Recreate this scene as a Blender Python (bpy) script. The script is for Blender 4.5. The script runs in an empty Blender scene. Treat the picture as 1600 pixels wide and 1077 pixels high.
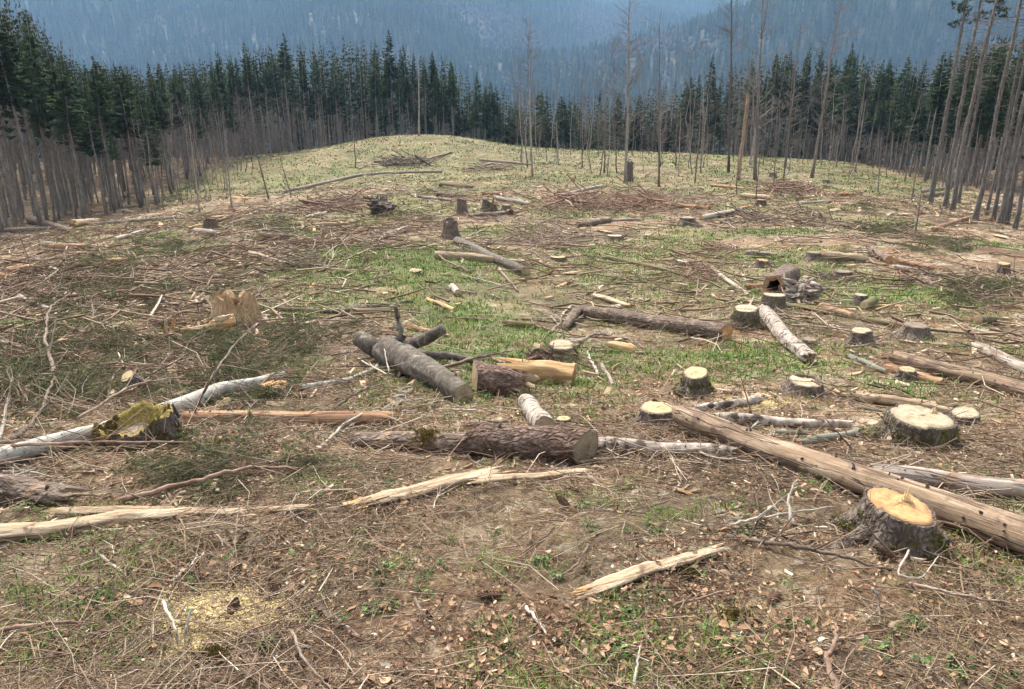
import bpy, math, random
import numpy as np
from mathutils import Vector, Matrix

# ------------------------------------------------------------------ camera, sky, sun, exposure
R = math.radians
scene = bpy.context.scene
C = scene.collection
random.seed(11)
rng = np.random.default_rng(11)
PITCH = R(18.3)
FPX = 1155.0                      # focal length in pixels of the 1600 px wide photograph
EYE = 1.62
cam_d = bpy.data.cameras.new('camera')
cam_d.sensor_width = 36.0
cam_d.lens = 36.0 * FPX / 1600.0
cam_d.clip_start = 0.05
cam_d.clip_end = 20000.0
cam = bpy.data.objects.new('camera', cam_d)
C.objects.link(cam)
cam.rotation_euler = (math.pi / 2 - PITCH, 0, 0)
scene.camera = cam
SUN_EL, SUN_AZ = R(52), R(-25)    # azimuth measured from +Y towards +X
world = bpy.data.worlds.new('World')
scene.world = world
world.use_nodes = True
wn = world.node_tree
wn.nodes.clear()
sky = wn.nodes.new('ShaderNodeTexSky')
sky.sky_type = 'NISHITA'
sky.sun_disc = False
sky.sun_elevation = SUN_EL
sky.sun_rotation = SUN_AZ
sky.air_density = 1.0
sky.dust_density = 4.0
sky.ozone_density = 1.0
hs = wn.nodes.new('ShaderNodeHueSaturation')
hs.inputs['Saturation'].default_value = 0.22     # thin high cloud greys the blue
bgn = wn.nodes.new('ShaderNodeBackground')
bgn.inputs['Strength'].default_value = 0.09
wo = wn.nodes.new('ShaderNodeOutputWorld')
wn.links.new(sky.outputs[0], hs.inputs['Color'])
wn.links.new(hs.outputs[0], bgn.inputs['Color'])
wn.links.new(bgn.outputs[0], wo.inputs['Surface'])
sun_d = bpy.data.lights.new('sun', 'SUN')
sun_d.energy = 1.5
sun_d.angle = R(10)
sun_d.color = (1.0, 0.92, 0.81)
sun = bpy.data.objects.new('sun', sun_d)
C.objects.link(sun)
sd = Vector((math.sin(SUN_AZ) * math.cos(SUN_EL), math.cos(SUN_AZ) * math.cos(SUN_EL), math.sin(SUN_EL)))
sun.rotation_euler = sd.to_track_quat('Z', 'Y').to_euler()
scene.view_settings.view_transform = 'Standard'
scene.view_settings.look = 'None'
scene.view_settings.gamma = 1.0
scene.view_settings.exposure = 2.28
scene.view_settings.use_curve_mapping = False
scene.cycles.max_bounces = 4
scene.cycles.diffuse_bounces = 2
scene.cycles.use_adaptive_sampling = True
scene.cycles.adaptive_threshold = 0.03
scene.cycles.volume_bounces = 0

# ------------------------------------------------------------------ numeric noise and the lie of the land
_tab = rng.random((256, 256))
def vnoise(x, y):
    x = np.asarray(x, float); y = np.asarray(y, float)
    xi = np.floor(x).astype(int); yi = np.floor(y).astype(int)
    fx = x - xi; fy = y - yi
    fx = fx * fx * (3 - 2 * fx); fy = fy * fy * (3 - 2 * fy)
    a = _tab[xi & 255, yi & 255]; b = _tab[(xi + 1) & 255, yi & 255]
    c = _tab[xi & 255, (yi + 1) & 255]; d = _tab[(xi + 1) & 255, (yi + 1) & 255]
    return (a * (1 - fx) + b * fx) * (1 - fy) + (c * (1 - fx) + d * fx) * fy
def fbm(x, y, o=4):
    s = 0; amp = .5; tot = 0
    for i in range(o):
        s = s + amp * vnoise(x * 2 ** i + 17.3 * i, y * 2 ** i + 5.1 * i); tot += amp; amp *= .5
    return s / tot
def sstep(a, b, x):
    t = np.clip((np.asarray(x, float) - a) / (b - a), 0, 1)
    return t * t * (3 - 2 * t)
def splus(x, k=3.0):
    return np.logaddexp(0, np.asarray(x, float) / k) * k
_kx = np.array([-120, -60, -10, 0, 2.05, 3.5, 7, 12.5, 22, 34, 48, 66, 85, 92, 105, 130, 180, 300, 600, 900, 9000.])
_ky = np.array([19, 10, 1.7, 0, -.33, -.57, -1.28, -2.07, -2.86, -3.52, -3.99, -4.43, -4.15, -4.3, -6, -11, -22, -55, -115, -130, -130.])
def _pchip(x, y):
    h = np.diff(x); d = np.diff(y) / h
    m = np.zeros_like(x); m[0] = d[0]; m[-1] = d[-1]
    for i in range(1, len(x) - 1):
        if d[i - 1] * d[i] > 0:
            w1 = 2 * h[i] + h[i - 1]; w2 = h[i] + 2 * h[i - 1]
            m[i] = (w1 + w2) / (w1 / d[i - 1] + w2 / d[i])
    return m
_km = _pchip(_kx, _ky)
def base(y):
    y = np.clip(y, _kx[0], _kx[-1])
    i = np.clip(np.searchsorted(_kx, y) - 1, 0, len(_kx) - 2)
    h = _kx[i + 1] - _kx[i]; t = (y - _kx[i]) / h
    return (_ky[i] * (2 * t**3 - 3 * t**2 + 1) + _km[i] * h * (t**3 - 2 * t**2 + t)
            + _ky[i + 1] * (-2 * t**3 + 3 * t**2) + _km[i + 1] * h * (t**3 - t**2))
def hills(x, y):
    x = np.asarray(x, float); y = np.asarray(y, float)
    far = np.where(y < 2900, .25 * splus(y - 820, 120), .25 * 2080 - .25 * (y - 2900))
    far = far * (1 + .10 * np.sin(x / 520 + .8) - .29 * sstep(850, 1350, x) + .22 * sstep(-200, -1500, x))
    right = 215 * sstep(-650, 750, x + .25 * (y - 1100)) * np.exp(-((y - 1020 - .1 * x) / 300) ** 2)
    left = 205 * sstep(250, -750, x) * np.exp(-((y - 1350 + .25 * x) / 380) ** 2)
    mid = 120 * np.exp(-((x + 120 - .2 * (y - 1500)) / 260) ** 2) * np.exp(-((y - 1650) / 420) ** 2)
    n = (fbm(x / 360, y / 360, 3) - .5) * 150 * sstep(600, 1500, y) - 25 * np.abs(np.sin(x / 190 + 2.2 * fbm(x / 400, y / 400 + 9, 2))) * sstep(1000, 1700, y)
    return far + right + left + mid + n
def ground(x, y):
    x = np.asarray(x, float); y = np.asarray(y, float)
    z = base(y)
    lo = .105 * splus(-x - 11) * (1 - .75 * sstep(55, 85, y)) * sstep(4, 25, y) + .055 * splus(x - 18)
    z = z - np.minimum(lo, 6)
    z = z + 2.1 * np.exp(-((x + 11.5) / 11) ** 2 - ((y - 90) / 13) ** 2)
    z = z + .38 * np.exp(-((x + 4) / 3.2) ** 2 - ((y - 20.5) / 3.0) ** 2)
    z = z - sstep(95, 112, y) * (4.2 * sstep(-9, 4, x) - 1.6 * sstep(14, 30, x)) * (1 - sstep(150, 260, y))
    near = 1 - sstep(60, 160, y)
    z = z + near * ((fbm(x * .16 + 3, y * .16, 2) - .5) * .35 * sstep(3, 14, y) + (fbm(x * .9, y * .9 + 7, 3) - .5) * .15 + (fbm(x * 5, y * 5, 2) - .5) * .05)
    hz = sstep(300, 900, y)
    if np.any(hz > 0):
        z = z + hz * hills(x, y)
    return z
G0 = float(ground(0., 0.))
CAM = np.array([0., 0., G0 + EYE])
cam.location = CAM
sp, cp = math.sin(PITCH), math.cos(PITCH)
FWD = np.array([0, cp, -sp]); UPV = np.array([0, sp, cp]); RIGHT = np.array([1., 0, 0])
_t = np.geomspace(.8, 320, 2200)
def P(u, v, h=0.0):
    """the point h metres above the ground that the photograph shows at (u, v)"""
    d = FWD + RIGHT * ((u - 800) / FPX) - UPV * ((v - 538.5) / FPX)
    p = CAM[None] + _t[:, None] * d[None]
    g = p[:, 2] - ground(p[:, 0], p[:, 1]) - h
    i = int(np.argmax(g < 0))
    if g[i] >= 0: i = len(_t) - 1
    i = max(i, 1)
    f = g[i - 1] / (g[i - 1] - g[i]) if g[i - 1] != g[i] else 0
    t = _t[i - 1] + f * (_t[i] - _t[i - 1])
    return CAM + t * d
def depth(p): return float(np.dot(np.asarray(p) - CAM, FWD))
def px(p): return depth(p) / FPX          # metres per photograph pixel at p
def proj(p):
    q = np.asarray(p) - CAM
    D = np.dot(q, FWD)
    return 800 + FPX * np.dot(q, RIGHT) / D, 538.5 - FPX * np.dot(q, UPV) / D

# where grass grows, where slash lies
def grass_mask(x, y):
    x = np.asarray(x, float); y = np.asarray(y, float)
    n = fbm(x * .35 + 40, y * .35 + 9, 3)
    g = sstep(.46, .62, n) * .62 * sstep(5, 10, y)
    g = np.maximum(g, 1.15 * np.exp(-((x + 3.2) / 3.6) ** 2 - ((y - 19) / 4.2) ** 2))
    g = np.maximum(g, .8 * np.exp(-((x + .8) / 1.2) ** 2 - ((y - 13) / 2.6) ** 2))
    g = np.maximum(g, .8 * np.exp(-((x - 6.0) / 2.4) ** 2 - ((y - 14.5) / 2.2) ** 2))
    g = np.maximum(g, .45 * np.exp(-((x - 4) / 4.5) ** 2 - ((y - 17) / 5) ** 2))
    g = np.maximum(g, .85 * sstep(50, 60, y + 3 * (n - .5) + .15 * x) * (.10 + 1.0 * fbm(x * .16, y * .16 + 50, 3)))
    el = np.interp(y, [30, 44, 52, 60, 80, 90, 97, 101], [-33, -28.5, -24.5, -28, -31, -27.5, -19.5, -12]); er = np.interp(y, [30, 36, 42, 52, 66, 90, 100], [27.5, 26, 25.5, 31, 37, 38.5, 38])
    g = g * sstep(-3, 1, x - el) * sstep(-3, 1, er - x) * (1 - sstep(103, 108, y))
    return np.clip(g * (.55 + .8 * fbm(x * 1.3, y * 1.3 + 80, 2)), 0, 1)
def slash_mask(x, y):
    x = np.asarray(x, float); y = np.asarray(y, float)
    s = .35 + .9 * (fbm(x * .22 + 11, y * .22 + 60, 3) - .35)
    s = s + .6 * np.exp(-((y - 40 - .1 * x) / 7) ** 2) + .45 * sstep(-1.5, -6, x) * sstep(6, 9, y) * (1 - sstep(34, 50, y))
    return np.clip(s * (1 - .68 * grass_mask(x, y)) * (1 - .1 * sstep(52, 62, y)), 0.03, 1)

# ------------------------------------------------------------------ mesh and object helpers
class MB:
    def __init__(s): s.v = []; s.q = []; s.t = []; s.a = []; s.n = 0
    def add(s, v, quads=None, tris=None, a=None):
        v = np.asarray(v, float).reshape(-1, 3)
        if quads is not None and len(quads): s.q.append(np.asarray(quads, np.int64).reshape(-1, 4) + s.n)
        if tris is not None and len(tris): s.t.append(np.asarray(tris, np.int64).reshape(-1, 3) + s.n)
        s.a.append(np.full(len(v), .5) if a is None else np.broadcast_to(np.asarray(a, float), (len(v),)))
        s.v.append(v); s.n += len(v)
    def mesh(s, name, mat=None, smooth=True):
        me = bpy.data.meshes.new(name)
        v = np.concatenate(s.v) if s.v else np.zeros((0, 3))
        q = np.concatenate(s.q) if s.q else np.zeros((0, 4), np.int64)
        t = np.concatenate(s.t) if s.t else np.zeros((0, 3), np.int64)
        me.vertices.add(len(v)); me.vertices.foreach_set('co', v.astype(np.float32).ravel())
        loops = np.concatenate([q.ravel(), t.ravel()])
        me.loops.add(len(loops)); me.loops.foreach_set('vertex_index', loops.astype(np.int32))
        st = np.concatenate([np.arange(len(q)) * 4, len(q) * 4 + np.arange(len(t)) * 3]).astype(np.int32)
        me.polygons.add(len(st)); me.polygons.foreach_set('loop_start', st)
        me.polygons.foreach_set('use_smooth', np.full(len(st), smooth))
        at = me.attributes.new('rnd', 'FLOAT', 'POINT')
        at.data.foreach_set('value', np.concatenate(s.a).astype(np.float32))
        me.update(calc_edges=True)
        if mat: me.materials.append(mat)
        return me
def link(name, me, parent=None, loc=None):
    o = bpy.data.objects.new(name, me)
    C.objects.link(o)
    if parent is not None: o.parent = parent
    if loc is not None: o.location = loc
    return o
def tag(o, label=None, cat=None, group=None, kind=None):
    if label: o['label'] = label
    if cat: o['category'] = cat
    if group: o['group'] = group
    if kind: o['kind'] = kind
    return o
def empty(name, loc, rot=None):
    o = bpy.data.objects.new(name, None); C.objects.link(o)
    o.empty_display_size = .1
    o.location = loc
    if rot is not None: o.rotation_euler = rot
    return o
def norm(v):
    v = np.asarray(v, float)
    return v / max(np.linalg.norm(v), 1e-9)
def tube(mb, pts, rad, sides=6, cap=True, a=None, rough=0.0):
    pts = np.asarray(pts, float); rad = np.broadcast_to(np.asarray(rad, float), (len(pts),))
    n = len(pts)
    tg = np.gradient(pts, axis=0)
    tg /= np.maximum(np.linalg.norm(tg, axis=1, keepdims=True), 1e-9)
    ref = np.array([0, 0, 1.]) if abs(tg[:, 2].mean()) < .85 else np.array([1., 0, 0])
    s1 = np.cross(tg, ref); s1 /= np.maximum(np.linalg.norm(s1, axis=1, keepdims=True), 1e-9)
    s2 = np.cross(s1, tg)
    th = np.linspace(0, 2 * np.pi, sides, endpoint=False)
    rr = rad[:, None] * (1 + (rng.random((n, sides)) - .5) * rough)
    v = pts[:, None] + rr[..., None] * (np.cos(th)[None, :, None] * s1[:, None] + np.sin(th)[None, :, None] * s2[:, None])
    i = np.arange(n - 1)[:, None] * sides; j = np.arange(sides)[None]; k = (j + 1) % sides
    q = np.stack([i + j, i + k, i + sides + k, i + sides + j], -1).reshape(-1, 4)
    V = v.reshape(-1, 3); tr = []
    if cap:
        V = np.concatenate([V, pts[:1], pts[-1:]])
        b = n * sides
        tr = [(b, (x + 1) % sides, x) for x in range(sides)] + [(b + 1, b - sides + x, b - sides + (x + 1) % sides) for x in range(sides)]
    mb.add(V, q, tr, a)

# ------------------------------------------------------------------ materials
def nodes_of(m):
    m.use_nodes = True
    nt = m.node_tree
    return nt, nt.nodes['Principled BSDF']
def ramp(nt, fac, cols, interp='LINEAR'):
    r = nt.nodes.new('ShaderNodeValToRGB')
    r.color_ramp.interpolation = interp
    n = len(cols)
    pos = [c[3] if len(c) > 3 else i / (n - 1) for i, c in enumerate(cols)]
    while len(r.color_ramp.elements) < n: r.color_ramp.elements.new(.5)
    for e, c, p in zip(r.color_ramp.elements, cols, pos):
        e.position = p; e.color = (c[0], c[1], c[2], 1)
    nt.links.new(fac, r.inputs[0])
    return r.outputs[0]
def mapped(nt, scale, coord='Object'):
    tc = nt.nodes.new('ShaderNodeTexCoord')
    mp = nt.nodes.new('ShaderNodeMapping')
    mp.inputs['Scale'].default_value = scale
    nt.links.new(tc.outputs[coord], mp.inputs[0])
    return mp.outputs[0]
def noise(nt, vec, scale, detail=5, rough=.6, dist=0):
    n = nt.nodes.new('ShaderNodeTexNoise')
    n.inputs['Scale'].default_value = scale; n.inputs['Detail'].default_value = detail
    n.inputs['Roughness'].default_value = rough; n.inputs['Distortion'].default_value = dist
    if vec is not None: nt.links.new(vec, n.inputs['Vector'])
    return n.outputs['Fac']
def math_(nt, op, a, b=None):
    n = nt.nodes.new('ShaderNodeMath'); n.operation = op
    for i, x in enumerate((a, b)):
        if x is None: continue
        if isinstance(x, (int, float)): n.inputs[i].default_value = x
        else: nt.links.new(x, n.inputs[i])
    return n.outputs[0]
def mix(nt, fac, a, b, mode='MIX'):
    n = nt.nodes.new('ShaderNodeMix'); n.data_type = 'RGBA'; n.blend_type = mode
    for i, x in ((0, fac), (6, a), (7, b)):
        if isinstance(x, (int, float)): n.inputs[i].default_value = x
        elif isinstance(x, tuple): n.inputs[i].default_value = (*x[:3], 1)
        else: nt.links.new(x, n.inputs[i])
    return n.outputs[2]
def bump(nt, bs, h, strength, dist):
    b = nt.nodes.new('ShaderNodeBump')
    b.inputs['Strength'].default_value = strength; b.inputs['Distance'].default_value = dist
    nt.links.new(h, b.inputs['Height'])
    nt.links.new(b.outputs[0], bs.inputs['Normal'])
def objvar(nt, col, amt):
    oi = nt.nodes.new('ShaderNodeObjectInfo')
    h = nt.nodes.new('ShaderNodeHueSaturation')
    v = math_(nt, 'ADD', math_(nt, 'MULTIPLY', oi.outputs['Random'], 2 * amt), 1 - amt)
    nt.links.new(v, h.inputs['Value']); nt.links.new(col, h.inputs['Color'])
    return h.outputs[0]
def surf(name, cols, scale=8, stretch=(1, 1, 1), detail=6, rough=.85, bmp=.6, bdist=.01, patch=None, pscale=2, pamt=(.5, .65), var=.15, cell=0, crack=0):
    """noise-coloured surface; patch = a second colour that breaks through in blotches"""
    m = bpy.data.materials.new(name); nt, bs = nodes_of(m)
    vec = mapped(nt, stretch)
    f = noise(nt, vec, scale, detail, .68, .3)
    c = ramp(nt, f, [(*cols[i], .28 + .44 * i / (len(cols) - 1)) for i in range(len(cols))])
    hgt = f
    if cell:
        vo = nt.nodes.new('ShaderNodeTexVoronoi'); vo.inputs['Scale'].default_value = cell; vo.feature = 'DISTANCE_TO_EDGE'
        wv = nt.nodes.new('ShaderNodeVectorMath'); wv.operation = 'ADD'; nn = nt.nodes.new('ShaderNodeTexNoise'); nn.inputs['Scale'].default_value = cell * .6; nn.inputs['Detail'].default_value = 4
        nt.links.new(vec, nn.inputs['Vector']); sm = nt.nodes.new('ShaderNodeVectorMath'); sm.operation = 'SCALE'; sm.inputs['Scale'].default_value = 2.6 / cell
        nt.links.new(nn.outputs['Color'], sm.inputs[0]); nt.links.new(vec, wv.inputs[0]); nt.links.new(sm.outputs[0], wv.inputs[1]); nt.links.new(wv.outputs[0], vo.inputs['Vector'])
        e = math_(nt, 'MINIMUM', math_(nt, 'MULTIPLY', vo.outputs['Distance'], 3.0), 1.0)
        hgt = math_(nt, 'ADD', math_(nt, 'MULTIPLY', f, .5), e)
        c = mix(nt, math_(nt, 'MULTIPLY', math_(nt, 'SUBTRACT', 1.0, e), .38), c, tuple(x * .35 for x in cols[0]))
    if crack:
        cn = noise(nt, mapped(nt, tuple(k * crack for k in (.07, 1, 1))), 9, 3, .55, .4)
        cr = ramp(nt, math_(nt, 'ABSOLUTE', math_(nt, 'SUBTRACT', cn, .5)), [(1, 1, 1, 0), (0, 0, 0, .022)])
        sp_ = noise(nt, mapped(nt, (.5, 1, 1)), 26, 3, .7)
        c = mix(nt, math_(nt, 'MULTIPLY', ramp(nt, sp_, [(0, 0, 0, .56), (.8, .8, .8, .72)]), .55), c, tuple(x * .8 for x in cols[0]))
        c = mix(nt, math_(nt, 'MULTIPLY', cr, .75), c, tuple(x * .35 for x in cols[0]))
        hgt = math_(nt, 'SUBTRACT', hgt, math_(nt, 'MULTIPLY', cr, .8))
    if patch:
        pn = noise(nt, mapped(nt, (1, 1, 1)), pscale, 4, .6, .5)
        mr = nt.nodes.new('ShaderNodeMapRange'); mr.inputs[1].default_value = pamt[0]; mr.inputs[2].default_value = pamt[1]
        nt.links.new(pn, mr.inputs[0])
        pc = mix(nt, math_(nt, 'MULTIPLY', f, .6), patch, tuple(x * .55 for x in patch))
        c = mix(nt, mr.outputs[0], c, pc)
    c = objvar(nt, c, var)
    nt.links.new(c, bs.inputs['Base Color'])
    bs.inputs['Roughness'].default_value = rough
    bs.inputs['Specular IOR Level'].default_value = .25
    bump(nt, bs, hgt, bmp, bdist)
    return m
def rings(name, axis, pale, dark, rim, rscale=55):
    m = bpy.data.materials.new(name); nt, bs = nodes_of(m)
    vec = mapped(nt, (1, 1, 1))
    w = nt.nodes.new('ShaderNodeTexWave'); w.wave_type = 'RINGS'; w.rings_direction = axis
    w.inputs['Scale'].default_value = rscale; w.inputs['Distortion'].default_value = 1.4; w.inputs['Detail'].default_value = 2
    w.inputs['Detail Scale'].default_value = .6
    nt.links.new(vec, w.inputs['Vector'])
    n1 = noise(nt, vec, 7, 5, .65, .6); n2 = noise(nt, mapped(nt, (1, 1, 1)), 60, 4, .7)
    c = mix(nt, ramp(nt, n1, [(0, 0, 0, .38), (1, 1, 1, .66)]), pale, dark)
    c = mix(nt, math_(nt, 'MULTIPLY', w.outputs['Fac'], .33), c, rim)
    c = mix(nt, math_(nt, 'MULTIPLY', n2, .35), c, tuple(x * .6 for x in pale))
    at = nt.nodes.new('ShaderNodeAttribute'); at.attribute_name = 'rnd'      # 0 at the pith, 1 at the bark
    c = mix(nt, ramp(nt, at.outputs['Fac'], [(0, 0, 0, .8), (.35, .35, .35, .95), (.6, .6, .6, 1)]), c, tuple(x * .55 for x in rim))
    nd = noise(nt, vec, 16, 6, .7, 1.0)
    c = mix(nt, ramp(nt, nd, [(0, 0, 0, .46), (.7, .7, .7, .7)]), c, tuple(x * .42 for x in dark))
    c = objvar(nt, c, .12)
    nt.links.new(c, bs.inputs['Base Color']); bs.inputs['Roughness'].default_value = .8
    bump(nt, bs, math_(nt, 'ADD', n2, math_(nt, 'MULTIPLY', w.outputs['Fac'], .4)), .5, .006)
    return m
def by_rnd(name, cols, rough=.85, trans=None, fine=0, var=0.0, spec=.2):
    m = bpy.data.materials.new(name); nt, bs = nodes_of(m)
    at = nt.nodes.new('ShaderNodeAttribute'); at.attribute_name = 'rnd'
    c = ramp(nt, at.outputs['Fac'], cols)
    if fine:
        n = noise(nt, mapped(nt, (1, 1, 1)), fine, 3, .6)
        c = mix(nt, math_(nt, 'MULTIPLY', n, .6), c, tuple(np.mean([k[:3] for k in cols], 0) * .45))
    if var: c = objvar(nt, c, var)
    nt.links.new(c, bs.inputs['Base Color']); bs.inputs['Roughness'].default_value = rough
    bs.inputs['Specular IOR Level'].default_value = spec
    return m

M = {}
M['spruce_bark'] = surf('spruce_bark', [(.07, .05, .038), (.17, .13, .10), (.29, .24, .195)], 14, (1, 1, .45), bmp=.8, bdist=.02, cell=26)
M['stump_bark'] = surf('stump_bark', [(.09, .066, .05), (.21, .16, .122), (.37, .30, .245)], 15, (1, 1, .4), bmp=.9, bdist=.025, cell=24, patch=(.10, .085, .02), pscale=4, pamt=(.58, .7))
M['mossy_bark'] = surf('mossy_bark', [(.09, .07, .05), (.2, .16, .115), (.34, .28, .21)], 15, (1, 1, .4), bmp=.9, bdist=.025, cell=24, patch=(.15, .13, .03), pscale=5, pamt=(.52, .66))
M['red_bark'] = surf('red_bark', [(.08, .046, .033), (.22, .135, .095), (.39, .285, .22)], 16, (.6, 1, 1), bmp=1, bdist=.03, cell=22, patch=(.36, .27, .22), pscale=7, pamt=(.56, .72))
M['brown_bark'] = surf('brown_bark', [(.08, .055, .042), (.21, .15, .108), (.36, .285, .22)], 14, (.5, 1, 1), bmp=.8, bdist=.02, cell=20, patch=(.34, .23, .15), pscale=5, pamt=(.58, .68))
M['beech_bark'] = surf('beech_bark', [(.20, .18, .145), (.36, .33, .275), (.52, .49, .42)], 9, (.7, 1, 1), bmp=.35, bdist=.008, patch=(.10, .09, .07), pscale=9, pamt=(.6, .72))
M['dark_beech'] = surf('dark_beech', [(.05, .04, .03), (.125, .10, .075), (.23, .195, .15)], 13, (1, .8, .8), bmp=.9, bdist=.025, patch=(.36, .31, .24), pscale=8, pamt=(.57, .68))
M['birch'] = surf('birch', [(.10, .075, .055), (.33, .27, .215), (.58, .52, .45)], 17, (1, .8, .8), bmp=.8, bdist=.015, patch=(.08, .055, .04), pscale=10, pamt=(.53, .62))
M['tan_wood'] = surf('tan_wood', [(.12, .075, .047), (.26, .178, .112), (.45, .345, .245)], 13, (.12, 1.7, 1.7), bmp=.8, bdist=.02, patch=(.17, .115, .08), pscale=5, pamt=(.56, .64), var=.1, crack=1.0)
M['orange_wood'] = surf('orange_wood', [(.17, .08, .045), (.36, .20, .105), (.50, .33, .19)], 11, (.10, 1.6, 1.6), bmp=.5, bdist=.01, patch=(.5, .36, .24), pscale=4, pamt=(.55, .75), var=.1, crack=1.0)
M['grey_wood'] = surf('grey_wood', [(.13, .10, .08), (.31, .25, .20), (.50, .44, .37)], 11, (.10, 1.6, 1.6), bmp=.6, bdist=.012, patch=(.24, .15, .09), pscale=4, pamt=(.56, .72), var=.12, crack=1.0)
M['rotten_wood'] = surf('rotten_wood', [(.17, .105, .06), (.40, .29, .18), (.60, .485, .35)], 16, (.13, 1.5, 1.5), bmp=1, bdist=.03, patch=(.20, .125, .08), pscale=7, pamt=(.62, .72), var=.1)
M['pale_split'] = surf('pale_split', [(.28, .14, .06), (.52, .32, .15), (.66, .48, .28)], 18, (.12, 1.5, 1.5), bmp=.9, bdist=.02, var=.1)
M['green_grey_log'] = surf('green_grey_log', [(.08, .08, .06), (.15, .15, .115), (.25, .25, .2)], 10, (.3, 1, 1), bmp=.4)
M['mossy_log'] = surf('mossy_log', [(.06, .045, .03), (.14, .11, .06), (.24, .2, .13)], 12, (.4, 1, 1), bmp=.7, patch=(.16, .15, .04), pscale=5, pamt=(.5, .64))
M['cut_z'] = rings('cut_top', 'Z', (.54, .45, .30), (.40, .31, .185), (.31, .225, .13))
M['cut_z_orange'] = rings('cut_top_orange', 'Z', (.60, .38, .16), (.40, .18, .065), (.3, .15, .06))
M['cut_z_yellow'] = rings('cut_top_yellow', 'Z', (.60, .47, .26), (.48, .34, .16), (.37, .25, .12))
M['cut_z_grey'] = rings('cut_top_grey', 'Z', (.34, .26, .18), (.20, .14, .09), (.13, .09, .06))
M['cut_x'] = rings('cut_end', 'X', (.60, .45, .26), (.42, .28, .14), (.30, .19, .1))
M['cut_x_dark'] = rings('cut_end_dark', 'X', (.42, .33, .2), (.27, .2, .115), (.18, .13, .075))
M['cut_x_orange'] = rings('cut_end_orange', 'X', (.60, .34, .13), (.42, .2, .07), (.3, .14, .06))
M['splinter'] = surf('splinter', [(.55, .36, .16), (.72, .54, .29), (.82, .68, .43)], 20, (1.6, 1.6, .12), bmp=.5)
M['knot'] = surf('knot', [(.03, .02, .016), (.08, .055, .04), (.16, .11, .08)], 30, bmp=.5)
M['hollow'] = surf('hollow', [(.015, .01, .007), (.035, .022, .014)], 20)
M['moss'] = surf('moss', [(.08, .068, .018), (.17, .145, .035), (.28, .24, .065)], 60, bmp=1, bdist=.02, rough=.95)
M['yellow_moss'] = surf('yellow_moss', [(.10, .075, .03), (.24, .18, .05), (.42, .33, .10)], 40, bmp=1, bdist=.02, rough=.95)
M['needles'] = by_rnd('needles', [(.018, .03, .014), (.038, .06, .024), (.065, .085, .032)], .9, var=.3, spec=.03)
M['bough'] = by_rnd('bough', [(.14, .10, .07, 0), (.075, .095, .036, .12), (.125, .15, .055, .5), (.22, .205, .09, .85), (.2, .14, .08, 1)], .75, var=.3)
M['trunk_far'] = surf('trunk_far', [(.10, .083, .068), (.21, .183, .155), (.38, .345, .30)], 6, (1, 1, .2), bmp=.3, var=.3)
M['pine_trunk'] = surf('pine_trunk', [(.085, .072, .06), (.175, .152, .13), (.29, .262, .23)], 7, (1, 1, .3), bmp=.6, bdist=.02, var=.12, cell=9)
M['bare_twig'] = surf('bare_twig', [(.105, .085, .07), (.195, .162, .135)], 5, var=.3, bmp=.2)
M['pale_trunk'] = surf('pale_trunk', [(.2, .17, .14), (.38, .34, .29)], 5, (1, 1, .3), var=.2, bmp=.3)
M['dead_twig'] = surf('dead_twig', [(.08, .063, .052), (.19, .16, .135)], 5, var=.2, bmp=.2)
M['stick'] = surf('stick', [(.08, .055, .04), (.2, .145, .105), (.36, .285, .215)], 12, (1, 1, 1), bmp=.3, var=.4)
M['red_stick'] = surf('red_stick', [(.10, .06, .04), (.23, .145, .1), (.34, .24, .17)], 14, bmp=.3, var=.1)
M['white_stick'] = surf('white_stick', [(.3, .25, .19), (.55, .48, .39)], 14, bmp=.3, var=.15)
M['twigs'] = by_rnd('twigs', [(.05, .03, .02, 0), (.13, .083, .054, .25), (.215, .147, .098, .55), (.33, .245, .17, .82), (.58, .48, .37, 1)], .9)
M['leaves'] = by_rnd('leaves', [(.09, .045, .026, 0), (.26, .13, .065, .3), (.40, .235, .125, .55), (.54, .38, .235, .8), (.82, .73, .6, 1)], .75, fine=90)
M['chips'] = by_rnd('chips', [(.20, .135, .085, 0), (.36, .25, .15, .4), (.53, .4, .26, .75), (.72, .61, .45, 1)], .85)
M['sawdust'] = by_rnd('sawdust', [(.52, .38, .15, 0), (.70, .55, .24, .5), (.80, .68, .38, 1)], .9)
M['grass'] = by_rnd('grass', [(.06, .105, .018, 0), (.115, .21, .03, .45), (.19, .28, .05, .85), (.36, .33, .14, 1)], .65)
M['dry_grass'] = by_rnd('dry_grass', [(.12, .095, .04, 0), (.22, .175, .085, .5), (.34, .27, .15, 1)], .8)
M['herb'] = by_rnd('herb', [(.045, .075, .02, 0), (.085, .13, .035, .6), (.16, .2, .075, 1)], .7, var=.3)
M['cone'] = surf('cone', [(.05, .028, .018), (.14, .08, .05), (.24, .15, .1)], 40, bmp=.5)

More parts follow.
